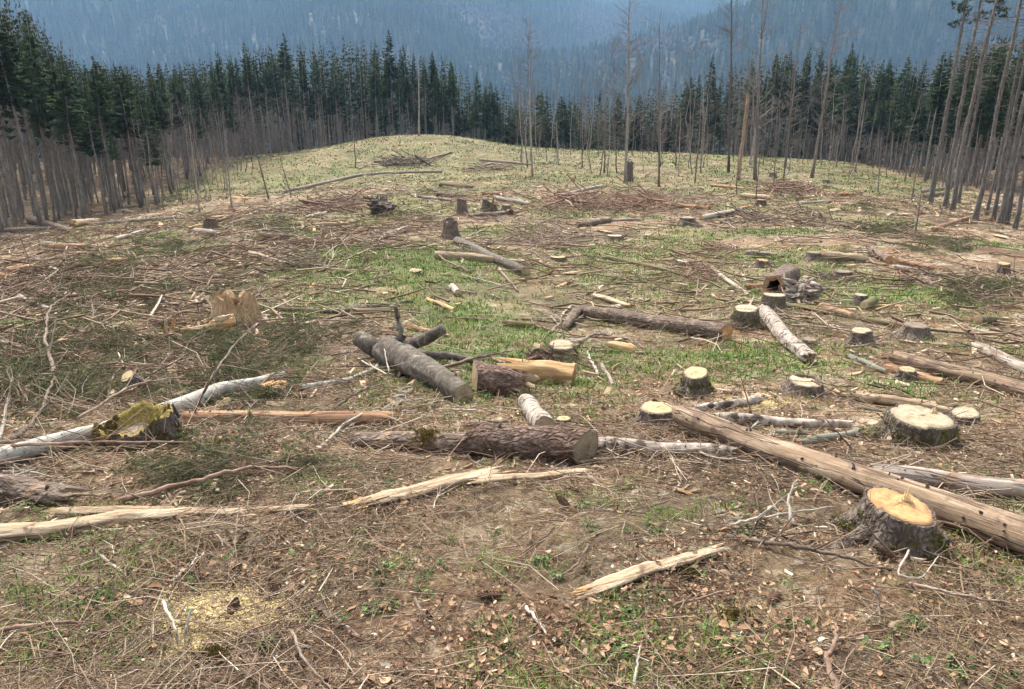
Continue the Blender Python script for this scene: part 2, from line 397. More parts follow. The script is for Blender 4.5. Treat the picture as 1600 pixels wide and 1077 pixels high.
def ground_mat():
    m = bpy.data.materials.new('forest_floor'); nt, bs = nodes_of(m)
    v = mapped(nt, (1, 1, 1))
    n1 = noise(nt, v, 1.3, 6, .65, .4); n2 = noise(nt, v, 14, 5, .7, .3); n3 = noise(nt, v, 95, 3, .7)
    c = ramp(nt, n1, [(.058, .031, .018, .3), (.125, .07, .04, .5), (.185, .115, .068, .72)])
    c = mix(nt, ramp(nt, n2, [(0, 0, 0, .42), (1, 1, 1, .68)]), c, (.235, .155, .09))
    c = mix(nt, ramp(nt, n3, [(0, 0, 0, .5), (.75, .75, .75, .72)]), c, (.33, .235, .145))
    for sc, am, lo in ((34, .75, .52), (7, .5, .62), (2.3, .4, .6)):
        vo = nt.nodes.new('ShaderNodeTexVoronoi'); vo.inputs['Scale'].default_value = sc; vo.inputs['Randomness'].default_value = 1
        wv = nt.nodes.new('ShaderNodeVectorMath'); wv.operation = 'ADD'
        nn = nt.nodes.new('ShaderNodeTexNoise'); nn.inputs['Scale'].default_value = sc * 1.3; nn.inputs['Detail'].default_value = 2
        nt.links.new(v, nn.inputs['Vector'])
        sm = nt.nodes.new('ShaderNodeVectorMath'); sm.operation = 'SCALE'; sm.inputs['Scale'].default_value = 1.6 / sc
        nt.links.new(nn.outputs['Color'], sm.inputs[0]); nt.links.new(v, wv.inputs[0]); nt.links.new(sm.outputs[0], wv.inputs[1])
        nt.links.new(wv.outputs[0], vo.inputs['Vector'])
        sx = nt.nodes.new('ShaderNodeSeparateColor'); nt.links.new(vo.outputs['Color'], sx.inputs[0])
        lc = ramp(nt, sx.outputs[1], [(.065, .042, .026, 0), (.22, .14, .08, .3), (.35, .255, .15, .55), (.48, .395, .27, .8), (.62, .55, .42, 1)])
        c = mix(nt, math_(nt, 'MULTIPLY', ramp(nt, sx.outputs[0], [(0, 0, 0, lo), (1, 1, 1, lo + .02)]), am), c, lc)
    nr = noise(nt, v, .8, 5, .6, .6)
    c = mix(nt, ramp(nt, nr, [(0, 0, 0, .5), (.7, .7, .7, .64)]), c, (.19, .088, .046))
    n0 = noise(nt, v, .35, 5, .6, .6)
    c = mix(nt, ramp(nt, n0, [(.62, .62, .62, .38), (0, 0, 0, .56)]), c, (.062, .054, .036))
    nm_ = noise(nt, v, 1.9, 6, .7, .8)
    c = mix(nt, ramp(nt, nm_, [(0, 0, 0, .56), (.75, .75, .75, .66)]), c, (.115, .115, .035))
    ga = nt.nodes.new('ShaderNodeAttribute'); ga.attribute_name = 'grass'
    n4 = noise(nt, v, 2.2, 6, .75, .5); n5 = noise(nt, v, 30, 4, .7)
    gc = ramp(nt, n5, [(.05, .075, .018, .3), (.105, .15, .036, .5), (.20, .19, .08, .7)])
    gf = math_(nt, 'MULTIPLY', ga.outputs['Fac'], ramp(nt, n4, [(.25, .25, .25, .36), (1, 1, 1, .6)]))
    c = mix(nt, math_(nt, 'MINIMUM', gf, .88), c, gc)
    nt.links.new(c, bs.inputs['Base Color'])
    bs.inputs['Roughness'].default_value = .95; bs.inputs['Specular IOR Level'].default_value = .15
    bump(nt, bs, math_(nt, 'ADD', n2, math_(nt, 'MULTIPLY', n3, .4)), .9, .03)
    return m
M['ground'] = ground_mat()
M['hill'] = surf('hill', [(.03, .035, .02), (.06, .06, .035), (.10, .085, .06)], .02, bmp=0, var=0)

# ------------------------------------------------------------------ ground sheet and far hills
def polar_sheet(name, r, th, mat, zoff=0.0, grass=False):
    rr, tt = np.meshgrid(r, th, indexing='ij')
    x = rr * np.sin(tt); y = rr * np.cos(tt)
    z = ground(x, y) + zoff
    n, m = rr.shape
    i = np.arange(n - 1)[:, None] * m; j = np.arange(m - 1)[None]
    q = np.stack([i + j, i + m + j, i + m + j + 1, i + j + 1], -1).reshape(-1, 4)
    mb = MB(); mb.add(np.stack([x, y, z], -1), q[:, ::-1])
    me = mb.mesh(name, mat)
    if grass:
        at = me.attributes.new('grass', 'FLOAT', 'POINT')
        at.data.foreach_set('value', grass_mask(x, y).ravel().astype(np.float32))
    o = link(name, me); tag(o, kind='structure')
    return o
fw = np.arange(-50, 50.01, .27)
th = R(1) * np.concatenate([np.linspace(-180, -50, 40)[:-1], fw, np.linspace(50, 180, 40)[1:]])
r_near = np.concatenate([[0.0, .25, .5], np.geomspace(.7, 270, 360)])
o = polar_sheet('ground', r_near, th, M['ground'], 0, True)
o['label'] = 'cutover hillside ground of brown forest litter, soil and grass patches'
th2 = R(1) * np.linspace(-62, 62, 260)
o = polar_sheet('hills', np.geomspace(255, 5200, 150), th2, M['hill'], -1.5)
o['label'] = 'forested far hills rising beyond the valley'

# ------------------------------------------------------------------ far woods on the hills: instanced by geometry nodes
def wood_nodes(name, layers, mat):
    ng = bpy.data.node_groups.new(name, 'GeometryNodeTree')
    ng.interface.new_socket('Geometry', in_out='INPUT', socket_type='NodeSocketGeometry')
    ng.interface.new_socket('Geometry', in_out='OUTPUT', socket_type='NodeSocketGeometry')
    N = ng.nodes; L = ng.links
    gi = N.new('NodeGroupInput'); go = N.new('NodeGroupOutput')
    jn = N.new('GeometryNodeJoinGeometry')
    for (z, rb, rt, h, vs) in layers:
        c = N.new('GeometryNodeMeshCone'); c.inputs['Vertices'].default_value = vs
        c.fill_type = 'NONE'
        c.inputs['Radius Top'].default_value = rt; c.inputs['Radius Bottom'].default_value = rb; c.inputs['Depth'].default_value = h
        t = N.new('GeometryNodeTransform'); t.inputs['Translation'].default_value = (0, 0, z)
        L.new(c.outputs['Mesh'], t.inputs['Geometry']); L.new(t.outputs[0], jn.inputs[0])
    sm = N.new('GeometryNodeSetMaterial'); sm.inputs['Material'].default_value = mat
    L.new(jn.outputs[0], sm.inputs['Geometry'])
    ip = N.new('GeometryNodeInstanceOnPoints')
    L.new(gi.outputs[0], ip.inputs['Points']); L.new(sm.outputs[0], ip.inputs['Instance'])
    rv = N.new('FunctionNodeRandomValue'); rv.data_type = 'FLOAT_VECTOR'
    rv.inputs[0].default_value = (.75, .75, .7); rv.inputs[1].default_value = (1.25, 1.25, 1.3)
    L.new(rv.outputs[0], ip.inputs['Scale'])
    ra = N.new('FunctionNodeRandomValue'); ra.data_type = 'FLOAT_VECTOR'
    ra.inputs[0].default_value = (-.05, -.05, 0); ra.inputs[1].default_value = (.05, .05, 6.28)
    L.new(ra.outputs[0], ip.inputs['Rotation'])
    L.new(ip.outputs[0], go.inputs[0])
    return ng
def far_mat(name, cols):
    m = bpy.data.materials.new(name); nt, bs = nodes_of(m)
    oi = nt.nodes.new('ShaderNodeObjectInfo')
    nt.links.new(ramp(nt, oi.outputs['Random'], cols), bs.inputs['Base Color'])
    bs.inputs['Roughness'].default_value = .9; bs.inputs['Specular IOR Level'].default_value = .1
    return m
NW = 125000
rad = np.sqrt(rng.uniform(280 ** 2, 3050 ** 2, NW)); ang = rng.uniform(R(-47), R(47), NW)
wx = rad * np.sin(ang); wy = rad * np.cos(ang); wz = ground(wx, wy) - 1.7
kind = fbm(wx / 210 + 4, wy / 210 + 77, 4) + .25 * (rng.random(NW) - .5)
bare = (kind > .63) | (fbm(wx / 60 + 31, wy / 60, 2) > .80)
for nm, sel, lay, cols, lb in (
        ('forest', ~bare, ((3.2, 2.9, .25, 6.5, 6), (9, 2.5, .2, 7, 6), (14.5, 1.7, 0, 7, 6), (1.5, .25, .25, 4, 4)), [(.02, .035, .016), (.045, .065, .028), (.085, .105, .045)], 'dense dark spruce forest covering the hazy blue hills'),
        ('bare_woods', bare, ((3.5, 1.2, 3.2, 4, 6), (7.5, 3.2, 1.0, 4, 6)), [(.06, .056, .042), (.09, .082, .064), (.135, .12, .10)], 'patches of leafless greyish woods on the hazy hills')):
    mb = MB(); mb.add(np.stack([wx[sel], wy[sel], wz[sel]], -1))
    me = mb.mesh(nm); o = link(nm, me)
    md = o.modifiers.new('trees', 'NODES'); mt = far_mat(nm, cols)
    md.node_group = wood_nodes(nm, lay, mt); me.materials.append(mt)
    tag(o, lb, 'forest', kind='stuff')

# ------------------------------------------------------------------ standing spruces
def spruce_meshes(seed, H=15.0, crown0=.5, wide=1.35, detail=1.0, r0=.11, lean_mesh=False):
    rs = np.random.default_rng(seed)
    tb = MB()
    zz = np.linspace(-.4, H, 9)
    bx = np.cumsum(rs.normal(0, .075, 9)); by = np.cumsum(rs.normal(0, .075, 9))
    axis = np.stack([bx - bx[0], by - by[0], zz], -1)
    rr = r0 * np.clip(1 - zz / H, .05, 1) ** .8; rr[0] = r0 * 1.35
    if lean_mesh: tube(tb, axis[::4], rr[::4], 4, False)
    else: tube(tb, axis, rr, 7)
    cb = MB(); a0 = rs.uniform(0, 6)
    z = H * crown0
    while z < H - .1:
        t = (z - H * crown0) / (H * (1 - crown0))
        Lm = wide * (1 - t) ** .75 * (.55 + .45 * min(1, t * 5 + .25))
        for k in range(int((7 - 2 * t) * detail) + 1):
            if rs.random() < .12 + .2 * (math.sin(z * 2.1 + a0) > .7): continue
            a = rs.uniform(0, 6.283); L = max(.12, Lm * rs.uniform(.6, 1.2)); dr = rs.uniform(-.15, .38)
            p = np.array([np.interp(z, zz, axis[:, 0]), np.interp(z, zz, axis[:, 1]), z])
            d = np.array([math.cos(a), math.sin(a), -dr]); s = np.array([-math.sin(a), math.cos(a), 0])
            tip = p + d * L + np.array([0, 0, .12 * L])
            w = .16 * L + .07
            seg = 2 if lean_mesh else 3
            vs = []; tr = []
            for g in range(seg):
                f0 = .12 + g * .3; c0 = p + (tip - p) * f0
                for sg in (-1, 1):
                    e = c0 + (tip - p) * .26 + s * sg * w * rs.uniform(.8, 1.5) * (1.15 - .6 * f0) - np.array([0, 0, rs.uniform(.05, .3) * (.35 + .4 * L)])
                    b = len(vs); vs += [c0, c0 + (tip - p) * .33, e]; tr.append((b, b + 1, b + 2))
            b = len(vs); vs += [p, tip, (p + tip) / 2 - np.array([0, 0, .18 + .16 * L])]; tr.append((b, b + 1, b + 2))
            sh = np.clip(.25 + .5 * rs.random() + .2 * t, 0, 1)
            cb.add(vs, None, tr, sh)
        z += rs.uniform(.16, .3) / max(detail, .5)
    b = len(cb.v)
    tip = axis[-1]
    cb.add([tip + np.array([.05, 0, -.5]), tip + np.array([-.05, .03, -.5]), tip + np.array([0, 0, .25])], None, [(0, 1, 2)], .6)
    db = MB()
    for k in range(int(130 * detail)):
        z = rs.uniform(.8, H * (crown0 + .12)); a = rs.uniform(0, 6.283); L = rs.uniform(.25, 1.0) * (.5 + z / H)
        p = np.array([np.interp(z, zz, axis[:, 0]), np.interp(z, zz, axis[:, 1]), z])
        d = np.array([math.cos(a), math.sin(a), rs.uniform(-.35, .15)])
        tube(db, [p, p + d * L * .6, p + d * L + np.array([0, 0, -.12 * L])], [.017, .011, .005], 3, False)
    return tb, cb, db
def spruce_proto(seed, **k):
    tb, cb, db = spruce_meshes(seed, **k)
    return (tb.mesh('spruce_trunk', M['trunk_far']), cb.mesh('spruce_crown', M['needles'], False), db.mesh('spruce_dead_branches', M['dead_twig']))
protos = [spruce_proto(1, crown0=.52, wide=1.5), spruce_proto(2, crown0=.44, wide=1.65), spruce_proto(3, crown0=.58, wide=1.3), spruce_proto(4, H=15.5, crown0=.4, wide=1.8), spruce_proto(5, H=14.8, crown0=.64, wide=1.15, r0=.10), spruce_proto(6, crown0=.34, wide=1.8)]
def edgeL(y): return np.interp(y, [30, 44, 52, 60, 80, 90, 97, 101], [-33, -28.5, -24.5, -28, -31, -27.5, -19.5, -12])
def edgeR(y): return np.interp(y, [30, 36, 42, 52, 66, 90, 100], [27.5, 26, 25.5, 31, 37, 38.5, 38])
def edgeB(x): return np.interp(x, [-40, -20, -12, -4, 4, 20, 40], [98, 100, 101, 103, 105, 101, 97])
cand = []
rt = np.random.default_rng(77)
for gx in np.arange(-110, 112, 1.8):
    for gy in np.arange(38, 175, 1.8):
        x = gx + rt.uniform(-.95, .95); y = gy + rt.uniform(-.95, .95)
        inl = x < edgeL(y) and y < 110; inr = x > edgeR(y) and y < 110; inb = y > edgeB(x)
        if not (inl or inr or inb): continue
        if inr and y < 60: continue               # hand-placed there
        if abs(x / y) > .80: continue
        d_edge = min([edgeL(y) - x] if inl else [99]) if inl else (x - edgeR(y) if inr else y - edgeB(x))
        if d_edge > (48 if inb else 34): continue
        if d_edge > 8 and rt.random() < (.15 if inl and x < -20 else .5): continue
        cand.append((x, y, 'left' if inl and x < -14 else ('right' if inr else 'back'), d_edge))
cand.sort(key=lambda c: c[3] + .05 * c[1])
tree_labels = {
    'left': ('tall spruce with bare lower trunk in the dense dark stand left of the clearing', 'spruces of the stand left of the clearing'),
    'back': ('slender spruce with bare grey trunk in the stand beyond the grassy knoll', 'spruces of the stand beyond the knoll'),
    'right': ('slender spruce with pale trunk in the stand right of the grassy crest', 'spruces of the stand right of the crest')}
def put_tree(pr, x, y, sc, rz, label, group, cat='tree', name='spruce_tree', tilt=(0, 0), scz=None):
    e = empty(name, (x, y, float(ground(x, y))), (tilt[0], tilt[1], rz))
    e.scale = (sc, sc, scz or sc)
    tag(e, label, cat, group)
    for nm, me in zip(('trunk', 'crown', 'dead_branches'), pr):
        if me is not None:
            c = link(nm, me, e)
            if nm != 'trunk': c['kind'] = 'stuff'
    return e
def top_scale(x, y, jit):
    g = float(ground(x, y)); u, _ = proj((x, y, g))
    vt = np.interp(u, [-60, 0, 60, 110, 150, 250, 350, 450, 540, 620, 700, 760, 820, 950, 1050, 1130, 1220, 1330, 1420, 1480, 1600], [-60, -40, -10, 40, 95, 108, 88, 72, 62, 66, 92, 128, 150, 150, 132, 105, 84, 92, 100, 70, 40]) + jit
    k = (538.5 - vt) / FPX; sl = (-sp + k * cp) / (cp + k * sp)
    return float(np.clip((CAM[2] + sl * y - g) / 15.0, .38, 1.45))
NIND = 280
for k, (x, y, w, de) in enumerate(cand[:NIND]):
    sz = top_scale(x, y, abs(rt.normal(0, 30)) - 9 + (rt.uniform(20, 90) if rt.random() < .22 else 0) - (rt.uniform(8, 26) if rt.random() < .07 else 0))
    pr = protos[(0, 2, 4)[rt.integers(0, 3)]] if w == 'left' else (protos[rt.integers(0, 5)] if de < 6 else protos[rt.integers(0, 6)])
    put_tree(pr, x, y, rt.uniform(.55, 1.25) * (.5 + .5 * sz), rt.uniform(0, 6.28), *tree_labels[w], tilt=(rt.normal(0, .022), rt.normal(0, .022)), scz=sz)
fmb_t, fmb_c = MB(), MB()
low = [spruce_meshes(50 + i, H=15.5, crown0=(.16, .34, .42, .5, .58)[i], wide=1.5, detail=.30, lean_mesh=True) for i in range(5)]
for (x, y, w, de) in cand[NIND:]:
    tb, cb, db_ = low[rt.integers(2, 5) if w == 'left' and x < -20 else (0, 1, 2, 2, 3, 1)[rt.integers(0, 6)]]
    s = np.array([1, 1, 1.]) * rt.uniform(.75, 1.15); s[2] = top_scale(x, y, abs(rt.normal(6, 20))); a = rt.uniform(0, 6.28)
    rot = np.array([[math.cos(a), -math.sin(a), 0], [math.sin(a), math.cos(a), 0], [0, 0, 1]])
    off = np.array([x, y, float(ground(x, y))])
    for src, dst in ((tb, fmb_t), (cb, fmb_c)):
        V = np.concatenate(src.v) @ rot.T * s + off
        dst.add(V, np.concatenate(src.q) if src.q else None, np.concatenate(src.t) if src.t else None, np.concatenate(src.a))
e = empty('spruce_wood', (0, 0, 0)); tag(e, 'deep rows of the spruce wood behind the front trunks', 'wood', kind='stuff')
link('trunks', fmb_t.mesh('wood_trunks', M['trunk_far']), e)
link('crowns', fmb_c.mesh('wood_crowns', M['needles'], False), e)

# tall pines at the right-hand edge, foot pixel, trunk width in pixels
def pine_meshes(seed, H, r0, crown0):
    rs = np.random.default_rng(seed)
    tb, cb, db = MB(), MB(), MB()
    zz = np.linspace(-.5, H, 16); k = np.cumsum(rs.normal(0, .035, 16)); l = np.cumsum(rs.normal(0, .035, 16))
    axis = np.stack([k - k[1], l - l[1], zz], -1)
    rr = r0 * np.clip(1 - .8 * zz / H, .1, 1); rr[0] = r0 * 1.5; rr[1] = r0 * 1.12
    tube(tb, axis, rr, 10, rough=.08)
    at = lambda z: np.array([np.interp(z, zz, axis[:, 0]), np.interp(z, zz, axis[:, 1]), z])
    for j in range(110):
        z = rs.uniform(1.5, H * crown0); a = rs.uniform(0, 6.28); L = rs.uniform(.15, .5) if z < H * .45 else rs.uniform(.4, 1.7)
        d = np.array([math.cos(a), math.sin(a), rs.uniform(-.25, .3)]); p = at(z)
        tube(db, [p, p + d * L * .5 + [0, 0, .04], p + d * L], [.02, .012, .004], 3, False)
    for j in range(46):
        z = rs.uniform(H * crown0, H); a = rs.uniform(0, 6.28); L = rs.uniform(.6, 1.5) * (1.15 - .6 * (z / H))
        d = np.array([math.cos(a), math.sin(a), rs.uniform(-.15, .3)]); p = at(z); tip = p + d * L
        tube(db, [p, tip], [.022, .006], 3, False)
        for m in range(5):
            c = p + d * L * rs.uniform(.45, 1.05) + rs.normal(0, .09, 3)
            sh = rs.uniform(.2, 1)
            for q in range(10):
                v = norm(rs.normal(0, 1, 3) + [0, 0, .3]) * rs.uniform(.12, .26); s = norm(np.cross(v, rs.normal(0, 1, 3))) * .03
                cb.add([c - s, c + s, c + v], None, [(0, 1, 2)], sh)
    return tb.mesh('pine_trunk', M['pine_trunk']), cb.mesh('pine_crown', M['needles'], False), db.mesh('pine_dead_branches', M['dead_twig'])
pines = [(1453, 318, 11, 'first pine at the left of the row edging the right side'), (1476, 326, 10, 'second pine in the row right of the clearing'),
         (1487, 333, 10, 'third pine in the row right of the clearing, close to the second'), (1497, 318, 7, 'thin pine set back behind the third pine'),
         (1523, 347, 11, 'pine with reddish root collar in the middle of the row'), (1541, 336, 6, 'thin dark pine behind the middle pine of the row'),
         (1551, 345, 8, 'pine just right of the thin dark pine'), (1563, 352, 12, 'thick dark pine, left of a tight pair near the edge'),
         (1572, 350, 11, 'thick dark pine, right of a tight pair near the edge'), (1586, 358, 9, 'pale pine close to the right edge of the picture'), (1606, 352, 13, 'pine trunk cut by the right edge of the picture'), (1640, 352, 12, 'pine standing just past the right edge')]
for i, (u, v, w, lb) in enumerate(pines):
    g = P(u, v); mm = px(g); H = [15, 16, 17.5, 15][i % 4]
    pr = pine_meshes(300 + i, H, w * mm * .34, [.66, .72, .8, .7][i % 4])
    put_tree(pr, g[0], g[1], 1, 0, lb, 'pines along the right edge', name='pine_tree', tilt=(R(-.5), R(.8 + rt.uniform(-.4, .6))))

# ------------------------------------------------------------------ leafless saplings, dead poles and snags
def bare_tree(seed, H, r0, nb=14, fork=None, twig=1.0, curve=.02, topr=.15, b0=.3):
    rs = np.random.default_rng(seed)
    tb, bb = MB(), MB()
    n = 12
    zz = np.linspace(-.15, H, n)
    ax = np.cumsum(rs.normal(0, curve * H / n * 2.2, n)); ay = np.cumsum(rs.normal(0, curve * H / n * 2.2, n))
    axis = np.stack([ax - ax[0], ay - ay[0], zz], -1)
    rr = r0 * np.clip(1 - (1 - topr) * np.clip(zz / H, 0, 1), .04, 1); rr[0] *= 1.3
    if fork:
        m = max(3, int(n * fork)); tube(tb, axis[:m], rr[:m], 7)
        p = axis[m - 1]
        for sg in (-1, 1):
            L = H - p[2]
            q = [p, p + [sg * .10 * L, .03 * L, .3 * L], p + [sg * .15 * L, .05 * L, .65 * L], p + [sg * .18 * L, .04 * L, L]]
            tube(tb, q, [rr[m - 1] * .8, rr[m - 1] * .6, rr[m - 1] * .4, rr[m - 1] * .15], 6)
    else:
        tube(tb, axis, rr, 7)
    for k in range(nb):
        z = H * rs.uniform(b0, .97); a = rs.uniform(0, 6.283); L = H * rs.uniform(.05, .16) * (1.25 - .6 * z / H)
        p = np.array([np.interp(z, zz, axis[:, 0]), np.interp(z, zz, axis[:, 1]), z])
        d = np.array([math.cos(a), math.sin(a), rs.uniform(.1, 1.0)])
        q = [p, p + d * L * .5 + rs.normal(0, .05 * L, 3), p + d * L + rs.normal(0, .1 * L, 3)]
        br = max(.007, r0 * .25 * (1 - .6 * z / H)); tube(bb, q, [br, br * .7, br * .3], 3, False)
        for j in range(int(5 * twig)):
            f = rs.uniform(.25, 1); c = q[0] + (q[2] - q[0]) * f
            e = c + norm(d + rs.normal(0, .7, 3)) * L * rs.uniform(.2, .5)
            tube(bb, [c, (c + e) / 2 + rs.normal(0, .03 * L, 3), e], [br * .45, br * .35, br * .15], 3, False)
    return tb, bb
sap = []
for i in range(8):
    tb, bb = bare_tree(500 + i, 6.5, .035, nb=40, twig=1.4, curve=.03 + .006 * i, b0=.22)
    sap.append((tb.mesh('sapling_trunk', M['bare_twig'] if i % 3 else M['pale_trunk']), bb.mesh('sapling_branches', M['bare_twig'])))
def put_sapling(pr, x, y, sc, rz, label, group, tilt=(0, 0), scz=None):
    e = empty('bare_sapling', (x, y, float(ground(x, y)))); e.rotation_euler = (tilt[0], tilt[1], rz); e.scale = (sc, sc, scz or sc)
    tag(e, label, 'sapling', group)
    link('trunk', pr[0], e); link('branches', pr[1], e)['kind'] = 'stuff'
tree_marks = []
def sapling_label(x, y):
    u, v = proj((x, y, float(ground(x, y))))
    m = min(SINGLE_MARKS, key=lambda k: abs(k[0] - u)); rel = 'left of' if u < m[0] else 'right of'
    for d in ('leafless sapling', 'small twiggy bare sapling', 'slim grey sapling', 'bare young stem', 'crooked slim sapling', 'pale bare sapling', 'thin leaning sapling', 'spindly bare stem', 'short bare sapling', 'tall slim sapling', 'forked bare sapling', 'grey twiggy stem'):
        lb = '%s on the crest just %s %s' % (d, rel, m[1])
        if lb not in used: used[lb] = 1; return lb
    return lb
used = {}
SINGLE_MARKS = [(985, 'the tall pale dead trunk'), (1029, 'the tall dark leafless tree'), (1138, 'the tall dark pole'), (1180, 'the tree forking into a V'), (1226, 'the thin leafless tree'), (1268, 'the leaning leafless tree'), (1336, 'the pale bare crest tree'), (1453, 'the first pine of the row'), (910, 'the spindly sapling at mid crest')]
# thicket along the left stand's edge
k = 0
while k < 52:
    y = rt.uniform(46, 95); x = edgeL(y) + rt.uniform(-1.5, 5.0)
    if y < 50 and rt.random() < .4: continue
    put_sapling(sap[rt.integers(0, 8)], x, y, rt.uniform(.55, 1.25), rt.uniform(0, 6.28), 'leafless grey sapling in the thicket fringing the stand left of the knoll', 'bare saplings fringing the left stand', (rt.normal(0, .07), rt.normal(0, .07)))
    k += 1
k = 0
while k < 92:
    x = rt.uniform(0, 37); y = rt.uniform(62, 101)
    put_sapling(sap[rt.integers(0, 8)], x, y, rt.uniform(.5, 1.7), rt.uniform(0, 6.28), sapling_label(x, y), 'bare saplings on the grassy crest', (rt.normal(0, .06), rt.normal(0, .06)))
    k += 1
# single trees one can pick out: foot pixel, head pixel, trunk width, fork, label
singles = [
    (977, 286, 988, -40, 7, None, 'pale_trunk', 'tall pale dead trunk rising from the dark snag above the centre'),
    (832, 276, 824, 20, 5, None, 'pale_trunk', 'tall thin pale bare tree alone right of the grassy knoll'),
    (1029, 292, 1032, 20, 5, None, 'bare_twig', 'tall dark leafless tree beside the tall pale dead trunk'),
    (1138, 270, 1145, -60, 6, None, 'bare_twig', 'tall dark leafless pole left of the forked tree'),
    (1180, 282, 1196, -30, 8, .78, 'bare_twig', 'tall leafless tree forking into a narrow V near the top'),
    (1153, 282, 1168, 154, 6, None, 'tan_snag', 'broken orange-brown snag with a snapped flat top'),
    (1226, 262, 1252, 35, 5, None, 'bare_twig', 'thin leafless tree between the forked tree and the leaning one'),
    (1268, 278, 1322, -30, 7, None, 'bare_twig', 'leafless tree leaning strongly to the right above the crest'),
    (1086, 284, 1098, 150, 4, None, 'bare_twig', 'short bare dead pole right of the dark snag'),
    (1224, 285, 1240, 110, 4, None, 'bare_twig', 'thin bare pole at the foot of the thin leafless tree'),
    (1172, 258, 1187, 150, 4, None, 'pale_trunk', 'pale thin pole just behind the broken orange-brown snag'),
    (1181, 312, 1187, 240, 3, None, 'bare_twig', 'low thin sapling among the slash below the forked tree'),
    (1151, 305, 1154, 235, 3, None, 'bare_twig', 'low thin sapling among the slash below the broken snag'),
    (1430, 368, 1442, 282, 4, None, 'bare_twig', 'dark thin sapling standing in front of the pine row'),
    (1424, 315, 1434, 250, 4, None, 'bare_twig', 'crooked bare stem left of the first pine'),
    (1372, 300, 1378, 215, 3, None, 'bare_twig', 'thin sapling halfway between the leaning tree and the pines'),
    (556, 262, 553, 205, 3, None, 'bare_twig', 'small sapling on the grassy slope left of the knoll top'),
    (655, 212, 654, 85, 4, None, 'pale_trunk', 'pale bare trunk standing on the top of the knoll'),
    (872, 258, 868, 190, 3, None, 'pale_trunk', 'thin pale sapling right of the tall thin pale bare tree'),
    (910, 262, 908, 165, 3, None, 'bare_twig', 'spindly sapling on the grass in the middle of the crest'),
    (944, 270, 948, 140, 4, None, 'bare_twig', 'bare sapling left of the tall pale dead trunk'),
    (420, 310, 395, 215, 4, None, 'bare_twig', 'slanting bare sapling on the slash below the left stand'),
    (455, 306, 436, 240, 3, None, 'bare_twig', 'short slanting stem below the left stand'),
    (362, 322, 352, 205, 4, None, 'pale_trunk', 'pale bare sapling at the edge of the left stand'),
    (312, 330, 296, 190, 4, None, 'pale_trunk', 'pale leaning sapling in front of the left stand'),
    (140, 342, 136, 318, 7, None, 'tan_snag', 'short snapped yellowish snag before the left stand'),
    (1336, 268, 1352, 160, 4, None, 'pale_trunk', 'pale bare tree on the crest right of the leaning tree'),
    (1208, 300, 1214, 205, 3, None, 'bare_twig', 'thin crooked sapling right of the forked tree'),
    (1060, 276, 1063, 175, 3, None, 'pale_trunk', 'thin pale sapling right of the tall dark leafless tree'),
]
M['tan_snag'] = surf('tan_snag', [(.14, .085, .05), (.28, .19, .12), (.38, .28, .19)], 8, (1, 1, .15), bmp=.4)
for i, (u, v, u2, v2, w, fk, mt, lb) in enumerate(singles):
    g = P(u, v); mm = px(g)
    d = FWD + RIGHT * ((u2 - 800) / FPX) - UPV * ((v2 - 538.5) / FPX)
    t = g[1] / d[1]; top = CAM + t * d
    H = float(np.linalg.norm(top - g))
    snag = mt == 'tan_snag'
    tb, bb = bare_tree(700 + i, H, w * mm * (.5 if snag else .36), nb=0 if snag else int(16 + 4 * H), fork=fk, twig=1.2, curve=.012, topr=.8 if snag else .22, b0=.25)
    e = empty('bare_tree' if not snag else 'snag', tuple(g))
    q = Vector(top - g).to_track_quat('Z', 'Y'); e.rotation_mode = 'QUATERNION'; e.rotation_quaternion = q @ Vector((0, 0, 1)).rotation_difference(Vector((0, 0, 1)))
    if snag:
        for j in range(5):
            a = j * 1.25; rr_ = w * mm * .3
            tube(tb, [(rr_ * math.cos(a), rr_ * math.sin(a), H - .1), (rr_ * math.cos(a), rr_ * math.sin(a), H + .12 + .2 * (j % 2))], [w * mm * .16, .004], 4)
    tag(e, lb, 'tree' if not snag else 'snag', 'leafless trees left standing in the clearing')
    link('trunk', tb.mesh('bare_trunk', M[mt]), e)
    if bb.v: link('branches', bb.mesh('bare_branches', M['bare_twig']), e)['kind'] = 'stuff'

